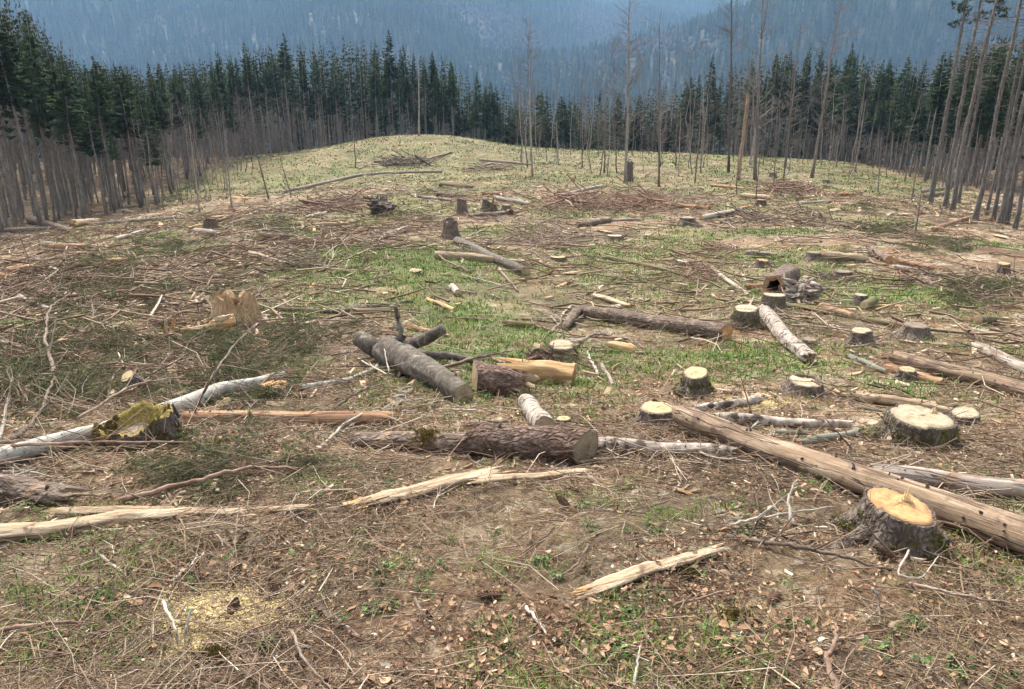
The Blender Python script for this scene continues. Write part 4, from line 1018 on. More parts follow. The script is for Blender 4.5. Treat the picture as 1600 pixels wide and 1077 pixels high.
    dict(p=[(440, 300), (560, 274), (690, 268)], w=(5, 4), label='long pale pole across the grassy slope below the knoll', style='grey_wood', sides=8),
    dict(p=[(750, 250), (830, 257)], w=(5, 4), label='pale fallen trunk on the grass right of the knoll', style='grey_wood', sides=8),
    dict(p=[(870, 306), (940, 290)], w=(5, 4), label='pale pole slanting in the slash left of the dark snag', style='white_stick', sides=8),
    dict(p=[(1244, 318), (1300, 314)], w=(5, 4), label='pale split pole near the dark green bough heap', style='white_stick', sides=8),
    dict(p=[(730, 337), (810, 331)], w=(6, 5), label='grey pole lying between the dark stumps in the slash band', style='grey_wood', sides=10),
    dict(p=[(920, 345), (1000, 343)], w=(5, 4), label='thin brown pole in the slash right of the dark stumps', style='grey_wood', sides=10),
    dict(p=[(940, 400), (1010, 415), (1080, 432)], w=(7, 5), label='mossy thin log slanting across the grass at upper centre right', style='mossy_log', sides=10, ends=('ragged', 'ragged')),
    dict(p=[(930, 462), (985, 478)], w=(14, 10), label='crumbling reddish log above the brown felled log', style='rotten_wood', rough=.15, flat=.6, ends=('ragged', 'ragged'), sides=16),
    dict(p=[(490, 942), (560, 996)], w=(12, 9), label='dark brown snapped stick in the lower left centre', style='brown_bark', ends=('ragged', 'cut'), sides=12),
    dict(p=[(0, 856), (88, 812)], w=(7, 5), label='white peeled stick leaning across the rotten lower left log', style='white_stick', sides=10, lift=(0, 5)),
    dict(p=[(92, 836), (226, 823)], w=(6, 4), label='straight white peeled stick below the rotten lower left log', style='white_stick', sides=10),
    dict(p=[(144, 858), (196, 898)], w=(6, 4), label='short white stick on the litter in the lower left', style='white_stick', sides=10),
    dict(p=[(955, 540), (990, 546)], w=(17, 15), label='chunk of fresh split orange wood right of the mossy centre stump', style='pale_split', rough=.12, ends=('ragged', 'ragged'), sides=14, jag=.7),
    dict(p=[(1120, 610), (1205, 622)], w=(12, 10), label='crumbling log between the moss-footed stump and the notched stump', style='rotten_wood', rough=.14, flat=.6, ends=('ragged', 'ragged'), sides=16),
    dict(p=[(940, 570), (958, 600)], w=(7, 5), label='small grey pole end pointing up the slope in the centre', style='grey_wood', sides=10),
    dict(p=[(290, 660), (210, 668), (90, 690), (-20, 694)], w=(4, 9), label='brown branch running left in front of the mossy hollow stump', style='brown_bark', sides=10, ends=('ragged', 'ragged'), lift=(2, 2)),
]
made = {}
for s in LG: made[s['label']] = log(**s)

# arms of the forked beech log: parts of that log
e, B, o0, ax, rr = made['grey forked beech log with a sawn end and stubby arms']
def to_local(p): return (np.asarray(p) - o0) @ B
mmf = px(o0)
for arm, w0, w1 in (([(606, 548, .10), (585, 543, .22), (560, 528, .34)], 34, 26), ([(612, 545, .12), (640, 540, .2), (668, 528, .3), (692, 515, .42)], 24, 17), ([(600, 546, .15), (628, 530, .35), (622, 500, .55), (618, 480, .75)], 20, 5), ([(618, 552, .2), (700, 556, .12), (750, 566, .05)], 15, 9)):
    pts = [to_local(P(u, v, h)) for u, v, h in arm]
    f = np.linspace(0, 1, 9); ci = np.linspace(0, 1, len(pts)); pp = np.stack([np.interp(f, ci, [q[c] for q in pts]) for c in range(3)], -1)
    mb = MB(); tube(mb, pp, np.linspace(w0, w1, 9) * .5 * mmf, 14, rough=.22)
    link('forked_arm', mb.mesh('forked_arm', M['dark_beech']), e)

# hollow log and the grey upturned root wad behind it
def hollow_log():
    g = P(1207, 462, 0); mm = px(g); r = 17 * mm
    e = empty('hollow_log', tuple(g)); tag(e, 'hollow log with orange rotten rim and black hole facing the viewer', 'log')
    n = 40; th = np.linspace(0, 2 * np.pi, n, endpoint=False)
    d = norm([.55, .83, 0]); s = norm(np.cross(d, [0, 0, 1])); L = 1.15
    def ring(t, rad, jit): 
        c = d * t + np.array([0, 0, r * .95])
        q = rad * (1 + jit * (vnoise(th * 2.5 + t, th * 0 + 3) - .5))
        return c + np.outer(q * np.cos(th), s) + np.outer(q * np.sin(th), [0, 0, 1])
    def shell(rs_, nm, mt):
        V = np.concatenate(rs_); m = len(rs_); i = np.arange(m - 1)[:, None] * n; j = np.arange(n)[None]; k = (j + 1) % n
        mb = MB(); mb.add(V, np.stack([i + j, i + k, i + n + k, i + n + j], -1).reshape(-1, 4)); link(nm, mb.mesh(nm, M[mt]), e)
    shell([ring(t, r * (1 + .1 * t), .25) for t in np.linspace(0, L, 12)], 'bark', 'brown_bark')
    shell([ring(0.0, r * .985, .25), ring(-.012, r * .8, .5), ring(.01, r * .52, .6)], 'rotten_rim', 'orange_wood')
    shell([ring(.008, r * .53, .6), ring(.2, r * .5, .5), ring(.6, r * .45, .5), ring(.62, .001, 0)], 'hollow', 'hollow')
    landmarks.append((g, 'the hollow log'))
hollow_log()
def root_wad(u, v, w, h, label, mat='birch', seed=5):
    rs = np.random.default_rng(seed); g = P(u, v); mm = px(g)
    e = empty('root_wad', tuple(g)); tag(e, label, 'root wad')
    n, m = 34, 16; mb = MB(); th = np.linspace(0, 2 * np.pi, n, endpoint=False)
    rows = []
    for t in np.linspace(0, 1, m):
        prof = math.sin(math.pi * (t * .94 + .03)) ** .55
        rad = w * .5 * mm * prof * (1 + 1.1 * (vnoise(th * 2.6 + seed, th * 0 + t * 5) - .5) + .5 * (rs.random(n) - .5))
        rows.append(np.stack([rad * np.cos(th), rad * .8 * np.sin(th), np.full(n, (t * 1.0 - .08) * h * mm) + rs.normal(0, .01, n)], -1))
    V = np.concatenate(rows); i = np.arange(m - 1)[:, None] * n; j = np.arange(n)[None]; k = (j + 1) % n
    mb.add(V, np.stack([i + j, i + k, i + n + k, i + n + j], -1).reshape(-1, 4))
    link('bole', mb.mesh('bole', M[mat], False), e)
    for q in range(13):
        a = rs.uniform(0, 6.28); b = MB(); z0 = h * mm * rs.uniform(.3, .9); L = w * mm * rs.uniform(.5, .9)
        dd = np.array([math.cos(a), math.sin(a), rs.uniform(-.2, .5)]); p0 = np.array([0, 0, z0])
        tube(b, [p0 + dd * w * mm * .25, p0 + dd * L * .8 + rs.normal(0, .03, 3), p0 + dd * L + rs.normal(0, .06, 3)], [w * mm * .09, w * mm * .05, w * mm * .012], 7, rough=.2)
        link('root', b.mesh('root', M[mat]), e)
root_wad(1252, 472, 46, 34, 'grey-brown gnarled root wad leaning against the hollow log', 'grey_wood', 5)
root_wad(596, 334, 32, 22, 'dark tangled root wad in the slash band left of the dark stumps', 'spruce_bark', 8)
root_wad(842, 578, 34, 36, 'torn brown root mass at the left of the split orange section', 'red_bark', 9)

# old hollow mossy stump in the left foreground
def mossy_hollow_stump():
    g = P(215, 690); mm = px(g); R0 = 60 * mm; Hs = .2
    e = empty('hollow_stump', tuple(g)); tag(e, 'old hollow stump ringed with yellow moss, dark bark rising on its right', 'stump')
    rs = np.random.default_rng(9); n = 72; th = np.linspace(0, 2 * np.pi, n, endpoint=False)
    lob = .5 * np.cos(4 * th + 1) + .4 * np.cos(7 * th + 2)
    rim = Hs * (.75 + .35 * np.cos(th - .5) + .35 * (vnoise(th * 2.4, th * 0 + 2) - .5) + .18 * rs.random(n))
    def ring(f, zf, add=0): 
        rad = R0 * f * (1 + .05 * lob)
        return np.stack([rad * np.cos(th), rad * .78 * np.sin(th), rim * zf + add], -1)
    def shell(rows, nm, mt, parent=e):
        V = np.concatenate(rows); m = len(rows); i = np.arange(m - 1)[:, None] * n; j = np.arange(n)[None]; k = (j + 1) % n
        mb = MB(); mb.add(V + rs.normal(0, .004, V.shape), np.stack([i + j, i + k, i + n + k, i + n + j], -1).reshape(-1, 4)); return link(nm, mb.mesh(nm, M[mt]), parent)
    shell([ring(1.35, 0, -.12), ring(1.22, .12), ring(1.1, .4), ring(1.03, .75), ring(1.0, 1.0)], 'bark', 'spruce_bark')
    shell([ring(1.0, 1.0, -.001), ring(.9, 1.04), ring(.8, .9), ring(.72, .62), ring(.6, .42)], 'rotten_rim', 'yellow_moss')
    shell([ring(.62, .43), ring(.4, .32), ring(.2, .36), ring(.01, .3)], 'rotten_heart', 'rotten_wood')
    mb = MB(); c = 9000
    a = rs.uniform(2.4, 6.9, c); f = rs.uniform(.66, 1.28, c)
    keep = vnoise(a * 2.5, f * 6) > .36; a, f = a[keep], f[keep]; c = len(a)
    rz = np.interp(a % 6.2832, th, rim, period=6.2832)
    zf = np.interp(f, [.6, .72, .8, .9, 1.0, 1.03, 1.1, 1.22, 1.35], [.42, .62, .9, 1.04, 1.0, .75, .4, .12, 0])
    lb = .5 * np.cos(4 * a + 1) + .4 * np.cos(7 * a + 2)
    rad = R0 * f * (1 + .05 * lb); p = np.stack([rad * np.cos(a), rad * .78 * np.sin(a), rz * zf], -1)
    dv = rs.normal(0, .6, (c, 3)) + [0, -.2, 1]; dv = dv / np.linalg.norm(dv, axis=1, keepdims=True) * rs.uniform(.008, .026, (c, 1)); s2 = rs.normal(0, .006, (c, 3))
    mb.add(np.stack([p - s2, p + s2, p + dv], 1).reshape(-1, 3), None, np.arange(c * 3).reshape(-1, 3))
    mo = link('moss', mb.mesh('hollow_moss', M['yellow_moss'], False), e); mo['kind'] = 'stuff'
    sb = MB()
    for q in range(6):
        t = rs.uniform(-.5, .7); p0 = np.array([R0 * .98 * math.cos(t), R0 * .76 * math.sin(t), Hs * .7]); hgt = rs.uniform(.05, .12)
        sb.add([p0 + [-.05, 0, 0], p0 + [.05, 0, 0], p0 + [.04, .03, 0], p0 + [-.04, .03, 0], p0 + [.01, .01, hgt], p0 + [-.015, .02, hgt * .8]], [(0, 1, 4, 5), (2, 3, 5, 4)], [(1, 2, 4), (3, 0, 5)])
    link('bark_shards', sb.mesh('bark_shards', M['spruce_bark'], False), e)
    landmarks.append((g, 'the mossy hollow stump'))
mossy_hollow_stump()
M['torn_bark'] = surf('torn_bark', [(.12, .075, .04), (.33, .215, .115), (.56, .41, .25)], 14, (1, 1, .3), bmp=1, bdist=.03)
# torn brown stump with a splintered arm, left
def torn_stump():
    g = P(372, 508); mm = px(g); R0 = 34 * mm; Hs = 36 * mm
    e = empty('torn_stump', tuple(g)); tag(e, 'torn brown stump with a long splintered arm bending down to the left', 'stump')
    rs = np.random.default_rng(4); n = 44; th = np.linspace(0, 2 * np.pi, n, endpoint=False)
    rows = []
    for t in (-.2, 0, .15, .4, .7, .92, 1.0):
        rad = R0 * (1.25 - .3 * min(1, max(t, 0)) + .1 * (vnoise(th * 3, th * 0 + t * 3) - .5))
        top = Hs * (.72 + .55 * vnoise(th * 3.5 + 4, th * 0) + .38 * rs.random(n))
        rows.append(np.stack([rad * np.cos(th), rad * .7 * np.sin(th), t * top], -1))
    rows.append(rows[-1] * [.6, .6, .86]); rows.append(rows[-1] * [.02, .02, .9])
    V = np.concatenate(rows); m = len(rows); i = np.arange(m - 1)[:, None] * n; j = np.arange(n)[None]; k = (j + 1) % n
    mb = MB(); mb.add(V, np.stack([i + j, i + k, i + n + k, i + n + j], -1).reshape(-1, 4)); link('bark', mb.mesh('torn_bark', M['torn_bark'], False), e)
    def loc(u, v, h): return P(u, v, h) - g
    for q in range(9):
        o_ = rs.normal(0, .03, 3)
        pts = np.array([loc(362, 500, Hs * 1.0), loc(342, 505, Hs * .9), loc(328, 514, Hs * .45), loc(300, 520, .12), loc(272, 522, .1)]) + o_
        f = np.linspace(0, rs.uniform(.55, 1), 8); ci = np.linspace(0, 1, 5)
        pp = np.stack([np.interp(f, ci, pts[:, c]) for c in range(3)], -1) + rs.normal(0, .012, (8, 3))
        b = MB(); tube(b, pp, np.linspace(.06, .02, 8) * rs.uniform(.7, 1.2), 6, rough=.4); link('splinter', b.mesh('torn_splinter', M['pale_split' if q % 2 else 'rotten_wood'], False), e)
    for q in range(34):
        c = loc(rs.uniform(250, 320), rs.uniform(510, 528), .05); b = MB()
        h = rs.uniform(.04, .16) if q > 1 else .3; w_ = rs.uniform(.02, .06); tl = rs.normal(0, .16, 2)
        c = loc(258 + 6 * q % 18, 524, .02) if q <= 1 else c
        b.add([c + [-w_, 0, 0], c + [w_, 0, 0], c + [w_, .04, 0], c + [-w_, .04, 0], c + [tl[0] - .01, tl[1], h], c + [tl[0] + .015, tl[1] + .02, h * .9]], [(0, 1, 5, 4), (2, 3, 4, 5)], [(1, 2, 5), (3, 0, 4)])
        link('splinter', b.mesh('torn_splinter', M['pale_split' if q % 2 else 'rotten_wood'], False), e)
    landmarks.append((g, 'the torn brown stump'))
torn_stump()
# slanted small cut trunk with a bright disc facing the viewer
g = P(232, 616); mm = px(g); top = P(219, 577, .30)
top = g + np.array([-.12, -.24, .36]) * (40 * mm / .36)
v = top - g; e = empty('slanted_stump', tuple(g)); tag(e, 'slim leaning sapling stump with a bright yellow disc facing the viewer', 'stump', 'sawn tree stumps')
e.rotation_mode = 'QUATERNION'; e.rotation_quaternion = Vector(v).to_track_quat('Z', 'Y')
L = float(np.linalg.norm(v)); mb = MB(); tube(mb, [(0, 0, -.08), (0, 0, L * .4), (0, 0, L)], [15 * mm, 12.5 * mm, 11 * mm], 20, rough=.05); link('bark', mb.mesh('slanted_bark', M['spruce_bark']), e)
fb = MB(); th_ = np.linspace(0, 6.2832, 24, endpoint=False); V = [(10 * mm * f * math.cos(a), 10 * mm * f * math.sin(a), L + .006) for f in (1, .9, .5) for a in th_] + [(0, 0, L + .006)]
q = [(r_ * 24 + a, r_ * 24 + (a + 1) % 24, (r_ + 1) * 24 + (a + 1) % 24, (r_ + 1) * 24 + a) for r_ in range(2) for a in range(24)]
fb.add(V, q, [(48 + a, 48 + (a + 1) % 24, 72) for a in range(24)], [1] * 24 + [.9] * 24 + [.5] * 24 + [0]); link('cut_face', fb.mesh('slanted_face', M['cut_z_yellow']), e)
landmarks.append((g, 'the leaning yellow-disc stump'))

# ------------------------------------------------------------------ branches one can pick out
def branch(pts, w, label, mat='stick', twigs=6, group='bare branches lying in the slash', name='fallen_branch', seed=None):
    rs = np.random.default_rng(seed if seed is not None else int(pts[0][0] * 3 + pts[0][1]))
    W = np.array([P(u, v, h) for u, v, h in pts]); mm = px(W[len(W) // 2])
    o = W[0]; f = np.linspace(0, 1, 6 * len(W)); ci = np.linspace(0, 1, len(W))
    pp = np.stack([np.interp(f, ci, W[:, c]) for c in range(3)], -1) - o
    for _ in range(4): pp[1:-1] = (pp[:-2] + 2 * pp[1:-1] + pp[2:]) / 4
    pp[1:-1] += rs.normal(0, .5 * w * mm * .3, pp[1:-1].shape)
    rad = np.linspace(w, w * .4, len(pp)) * .5 * mm
    mb = MB(); tube(mb, pp, rad, 7, rough=.12)
    L = np.linalg.norm(pp[-1] - pp[0])
    for k in range(twigs):
        i = rs.integers(1, len(pp) - 1); d = norm(norm(pp[-1] - pp[0]) * .6 + rs.normal(0, .6, 3) * [1, 1, .6] + [0, 0, .25]); l = L * rs.uniform(.1, .32)
        p0 = pp[i]; q = [p0, p0 + d * l * .5 + rs.normal(0, .04 * l, 3), p0 + d * l + rs.normal(0, .08 * l, 3)]
        tube(mb, q, [rad[i] * .5, rad[i] * .35, rad[i] * .15], 5, False)
    e = link(name, mb.mesh(name, M[mat]), None, tuple(o)); tag(e, label, 'branch', group)
    return e
BR = [
    ([(186, 782, .02), (280, 758, .10), (370, 733, .14), (430, 730, .12), (492, 733, .03)], 9, 'long arching reddish branch over the green boughs at left', 'red_stick', 5),
    ([(0, 697, .12), (120, 692, .2), (250, 690, .18), (384, 698, .02)], 6, 'long thin straight branch crossing before the mossy hollow stump', 'red_stick', 4),
    ([(1136, 838, .02), (1230, 852, .05), (1320, 870, .05), (1394, 892, .02)], 9, 'long brown branch lying below the large orange-topped stump', 'stick', 6),
    ([(1312, 1090, .02), (1290, 1030, .06), (1306, 1000, .09), (1306, 975, .1)], 11, 'reddish crooked root stick at the bottom right', 'red_stick', 1),
    ([(1300, 1004, .06), (1340, 990, .07), (1392, 984, .05)], 6, 'thin reddish side stick forking right from the crooked root stick', 'red_stick', 2),
    ([(1420, 912, .03), (1500, 930, .05), (1610, 948, .03)], 6, 'pale long twig crossing the lower right litter', 'stick', 8),
    ([(1364, 920, .2), (1376, 935, .12), (1372, 955, .06), (1352, 970, .02)], 5, 'pale curved twig below the long brown branch', 'white_stick', 3),
    ([(20, 690, .05), (60, 650, .12), (86, 590, .3)], 9, 'dark crooked branch leaning up at the left edge', 'stick', 3),
    ([(0, 690, .05), (14, 620, .3), (20, 590, .5)], 5, 'pale twig rising at the far left edge beside the dark crooked branch', 'white_stick', 4),
    ([(85, 585, .1), (70, 530, .25), (76, 480, .35), (110, 458, .45)], 5, 'thin curved grey twig standing up at left', 'stick', 3),
    ([(120, 655, .1), (210, 600, .3), (280, 590, .2)], 5, 'thin arched twig over the leaning yellow-disc stump', 'stick', 4),
    ([(150, 570, .2), (180, 566, .25), (208, 572, .2)], 5, 'short bent twig touching the yellow-disc stump', 'red_stick', 2),
    ([(228, 582, .18), (262, 602, .1), (284, 618, .02)], 5, 'straight brown twig slanting right from the yellow-disc stump', 'red_stick', 1),
    ([(300, 650, .05), (330, 590, .45), (365, 540, .6), (400, 505, .7)], 4, 'long thin twig slanting up past the torn brown stump', 'stick', 4),
    ([(1240, 820, .02), (1230, 780, .12), (1246, 750, .2)], 6, 'grey forked twig standing left of the large orange-topped stump', 'white_stick', 5),
    ([(1135, 822, .02), (1200, 806, .05), (1300, 792, .05)], 6, 'pale stick between the long log and the lower centre', 'white_stick', 4),
    ([(1400, 872, .1), (1360, 830, .35), (1350, 810, .45)], 4, 'fine leafless twig rising in front of the large orange-topped stump', 'stick', 7),
    ([(1420, 860, .05), (1400, 900, .08), (1440, 905, .05), (1466, 870, .1)], 4, 'curved fine twig right below the large orange-topped stump', 'white_stick', 4),
    ([(920, 850, .1), (905, 880, .04), (870, 905, .02)], 6, 'pale thin stick left of the pale slab', 'stick', 3),
    ([(822, 948, .03), (850, 985, .03), (856, 996, .02)], 6, 'short white stick in the lower centre', 'white_stick', 1),
    ([(648, 935, .08), (662, 965, .03), (690, 985, .02)], 5, 'small bent stick in the lower centre left', 'stick', 2),
    ([(255, 940, .14), (275, 985, .1), (278, 1010, .02)], 6, 'white forked stick over the sawdust at lower left', 'white_stick', 1),
    ([(300, 950, .16), (290, 985, .08), (278, 1010, .02)], 5, 'second white stick leaning on the forked stick over the sawdust', 'white_stick', 0),
    ([(455, 985, .05), (480, 1040, .08), (530, 1090, .03)], 6, 'pale curved twig at the bottom left centre', 'stick', 3),
    ([(0, 985, .03), (80, 972, .05), (156, 974, .02)], 8, 'brown stick lying flat at the lower left edge', 'red_stick', 2),
    ([(130, 995, .02), (190, 980, .03)], 7, 'short brown stick below the flat brown stick at lower left', 'stick', 0),
    ([(270, 908, .02), (320, 862, .06)], 6, 'tan stick slanting in the lower left litter', 'white_stick', 1),
    ([(960, 1000, .02), (1080, 1040, .03)], 5, 'thin twig in the lower right centre', 'stick', 5),
    ([(1040, 950, .02), (1150, 920, .06)], 6, 'reddish curved twig left of the bottom right root stick', 'red_stick', 3),
    ([(780, 420, .05), (810, 455, .05)], 6, 'grey stick below the two-ended dark log', 'stick', 1),
    ([(735, 425, .03), (700, 410, .1), (680, 395, .1)], 4, 'thin grey twig below the reddish broken log', 'stick', 2),
    ([(768, 330, .1), (771, 308, 1.3)], 5, 'grey upright stick beside the orange cut dark stump', 'stick', 0),
    ([(935, 585, .02), (922, 560, .08), (918, 548, .15)], 5, 'small pale stick above the split orange section', 'white_stick', 1),
    ([(990, 1075, .02), (1000, 1010, .1)], 6, 'pale upright stick at the bottom centre', 'white_stick', 1),
    ([(1330, 700, .05), (1290, 655, .3)], 3, 'fine upright twig by the green-grey pole', 'stick', 3),
    ([(1172, 640, .02), (1156, 585, .5)], 3, 'fine upright twig beside the crumbling log', 'stick', 3),
    ([(560, 560, .05), (610, 590, .3), (600, 545, .5)], 4, 'thin pale twig arching over the forked beech log', 'white_stick', 4),
    ([(690, 575, .05), (740, 560, .25), (800, 548, .12)], 7, 'dark brown branch lying over the stout reddish section', 'stick', 7),
    ([(770, 560, .1), (800, 572, .2), (838, 556, .3)], 6, 'brown twiggy branch between the reddish section and the split orange section', 'red_stick', 7),
    ([(640, 640, .03), (690, 625, .1), (730, 640, .03)], 4, 'thin twig in front of the sawn end of the forked beech log', 'stick', 4),
    ([(905, 535, .03), (930, 520, .12), (985, 530, .05), (1010, 545, .03)], 6, 'wavy brown branch right of the mossy centre stump', 'stick', 5),
    ([(860, 520, .3), (880, 500, .1), (840, 485, .02)], 4, 'thin crooked twig above the mossy centre stump', 'stick', 5),
    ([(520, 640, .02), (560, 610, .15), (600, 600, .1)], 5, 'bent grey branch left of the forked beech log', 'stick', 5),
    ([(500, 700, .02), (545, 655, .1), (590, 640, .12), (640, 668, .02)], 5, 'crooked pale branch at the broken end of the orange-tan log', 'white_stick', 5),
    ([(880, 725, .02), (980, 715, .06), (1060, 742, .02)], 5, 'brown branch lying before the decaying grey-brown log', 'stick', 6),
    ([(1060, 690, .05), (1110, 715, .06), (1180, 722, .02)], 5, 'pale twig tucked under the long barkless log', 'white_stick', 5),
]
for pts, w, lb, mt, tw in BR: branch(pts, w, lb, mt, tw)

# ------------------------------------------------------------------ many anonymous sticks and split slabs, told apart by what they lie next to
def near_phrase(p):
    best = min(landmarks, key=lambda l: (l[0][0] - p[0]) ** 2 + (l[0][1] - p[1]) ** 2)
    q = best[0]; a = proj((p[0], p[1], float(ground(p[0], p[1])))); b = proj(q)
    if abs(a[0] - b[0]) > 1.3 * abs(a[1] - b[1]): rel = 'left of' if a[0] < b[0] else 'right of'
    else: rel = 'beyond' if a[1] < b[1] else 'in front of'
    ph = best[1]
    if not ph.startswith('the '): ph = 'the ' + ph
    ph = ' '.join(ph.split()[:8])
    while ph.split()[-1] in ('a', 'an', 'the', 'of', 'and', 'with', 'at', 'in', 'on', 'to', 'by', 'its', 'both', 'left', 'right', 'behind', 'beside', 'between', 'high', 'below', 'above', 'off', 'running', 'upper', 'from', 'which'): ph = ' '.join(ph.split()[:-1])
    return rel, ph
def uniq(desc_opts, p, grp):
    rel, ph = near_phrase(p)
    for d in desc_opts:
        lb = '%s %s %s' % (d, rel, ph)
        if lb not in used: used[lb] = 1; return lb, None
    return '%s %s %s' % (desc_opts[-1], rel, ph), grp
def in_view(x, y, m=60):
    u, v = proj((x, y, float(ground(x, y))))
    return -m < u < 1600 + m and v < 1077 + m
rb = np.random.default_rng(314)
size_w = ['short', 'long', 'stubby']; col_w = {'stick': 'brown', 'red_stick': 'reddish', 'white_stick': 'whitish'}
n_st = 0
while n_st < 230:
    y = float(np.exp(rb.uniform(math.log(3.0 if n_st < 120 else 9), math.log(55)))); x = rb.uniform(-.74, .74) * y * 1.02
    if not in_view(x, y) or rb.random() > slash_mask(x, y) + .25: continue
    z = float(ground(x, y)); D = depth((x, y, z))
    L = rb.uniform(45, 150) / FPX * D * (1.0 if y > 8 else .8); L = min(L, 3.2); w = np.clip(rb.uniform(2.0, 5) / FPX * D, .006, .05)
    a = rb.uniform(0, math.pi); cu = rb.normal(0, .12); tw = int(rb.integers(0, 6)); lift = rb.uniform(0, .10)
    n = 9; f = np.linspace(-.5, .5, n)
    X = x + L * f * math.cos(a) - cu * L * f * f * 2 * math.sin(a); Y = y + L * f * math.sin(a) + cu * L * f * f * 2 * math.cos(a)
    gz = ground(X, Y); gz = np.convolve(np.pad(gz, 2, 'edge'), np.ones(5) / 5, 'valid')
    pts = np.stack([X, Y, gz + w * .5 + .02 + lift * L * .2 * (f + .5) + np.maximum(0, ground(X, Y) - gz)], -1)
    o = pts[0].copy(); mb = MB(); tube(mb, pts - o, np.linspace(w, w * .45, n) * .5, 6, rough=.15)
    for k in range(tw):
        i = rb.integers(1, n - 1); d = norm(norm(pts[-1] - pts[0]) * .7 + rb.normal(0, .6, 3) * [1, 1, .4] + [0, 0, .3]); l = L * rb.uniform(.12, .35); p0 = pts[i] - o
        tube(mb, [p0, p0 + d * l * .5 + rb.normal(0, .04 * l, 3), p0 + d * l], [w * .25, w * .18, w * .07], 4, False)
    mt = ['stick', 'stick', 'red_stick', 'white_stick'][rb.integers(0, 4)]
    e = link('fallen_branch', mb.mesh('fallen_branch', M[mt]), None, tuple(o))
    fk = 'forked' if tw > 2 else ('curved' if abs(cu) > .12 else 'straight'); lw = 'long' if L / D * FPX > 90 else 'short'
    lb, _ = uniq(['%s %s %s stick' % (lw, fk, col_w[mt]), '%s %s %s stick lying' % ('thin' if w / D * FPX < 4.5 else 'thick', fk, col_w[mt]), '%s %s stick among the slash' % (fk, col_w[mt])], (x, y), '')
    tag(e, lb, 'branch', 'bare branches lying in the slash'); n_st += 1
n_sl = 0
while n_sl < 170:
    y = float(np.exp(rb.uniform(math.log(3.4 if n_sl < 70 else 9), math.log(52)))); x = rb.uniform(-.74, .74) * y
    if not in_view(x, y, 0) or rb.random() > slash_mask(x, y) + .2: continue
    z = float(ground(x, y)); D = depth((x, y, z)); L = np.clip(rb.uniform(14, 40 if n_sl < 70 else 60) / FPX * D, .1, 1.7); w = L * (rb.uniform(.16, .4) if n_sl < 70 else rb.uniform(.08, .26)); t = w * rb.uniform(.25, .5)
    n, sd2 = 7, 8; th_ = np.linspace(0, 6.2832, sd2, endpoint=False); rows = []
    for k, s in enumerate(np.linspace(-.5, .5, n)):
        e_ = .35 if k in (0, n - 1) else 1
        rows.append(np.stack([np.full(sd2, s * L) + rb.normal(0, .12 * L if e_ < 1 else .02 * L, sd2), w * .5 * e_ * np.cos(th_) * (1 + rb.normal(0, .15, sd2)), t * .5 * e_ * np.sin(th_) * (1 + rb.normal(0, .2, sd2)) + .1 * t * math.sin(5 * s)], -1))
    V = np.concatenate(rows); i = np.arange(n - 1)[:, None] * sd2; j = np.arange(sd2)[None]; k = (j + 1) % sd2
    mb = MB(); mb.add(V, np.stack([i + j, i + k, i + sd2 + k, i + sd2 + j], -1).reshape(-1, 4), [(0, q + 1, q) for q in range(1, sd2 - 1)] + [((n - 1) * sd2, (n - 1) * sd2 + q, (n - 1) * sd2 + q + 1) for q in range(1, sd2 - 1)])
    mt = ['rotten_wood', 'pale_split', 'rotten_wood', 'grey_wood'][rb.integers(0, 4)]
    e = link('wood_slab', mb.mesh('wood_slab', M[mt], False), None, (x, y, z + t * .42)); e.rotation_euler = (rb.normal(0, .2), rb.normal(0, .12), rb.uniform(0, 6.28))
    cw = {'rotten_wood': 'weathered', 'pale_split': 'fresh pale', 'grey_wood': 'grey'}[mt]
    lb, _ = uniq(['%s splintered wood slab' % cw, 'small %s wood chunk' % cw, '%s wood offcut lying flat' % cw], (x, y), '')
    tag(e, lb, 'wood slab', 'splintered slabs of wood', 'thing'); n_sl += 1

n_bl = 0
while n_bl < 34:
    y = float(np.exp(rb.uniform(math.log(11), math.log(62)))); x = rb.uniform(-.66, .66) * y
    if rb.random() > slash_mask(x, y) + .3: continue
    u, v = proj((x, y, float(ground(x, y))))
    if not (10 < u < 1590): continue
    l_ = rb.uniform(26, 70); sl_ = rb.uniform(-.32, .32) * l_ * (.6 if v < 330 else 1); w_ = rb.uniform(4, 8) if v < 340 else rb.uniform(6, 13)
    st_ = ['rotten_wood', 'grey_wood', 'brown_bark', 'birch', 'orange_wood', 'mossy_log'][rb.integers(0, 6)]
    nm_ = {'rotten_wood': 'rotten split', 'grey_wood': 'grey weathered', 'brown_bark': 'brown barked', 'birch': 'mottled whitish', 'orange_wood': 'orange peeled', 'mossy_log': 'olive mossy'}[st_]
    lb, _ = uniq(['%s broken log' % nm_, 'short %s log piece' % nm_, 'snapped %s log' % nm_], (x, y), '')
    kL = len(landmarks)
    log(p=[(u - l_ * .5, v - sl_ * .5), (u + l_ * .5, v + sl_ * .5)], w=(w_, w_ * rb.uniform(.6, 1.1)), label=lb, style=st_, ends=('ragged', ['ragged', 'cut'][rb.integers(0, 2)]), rough=rb.uniform(.05, .14), sides=14, jag=1.2, knots=int(rb.integers(0, 4)), stub=1.6)
    del landmarks[kL:]; n_bl += 1

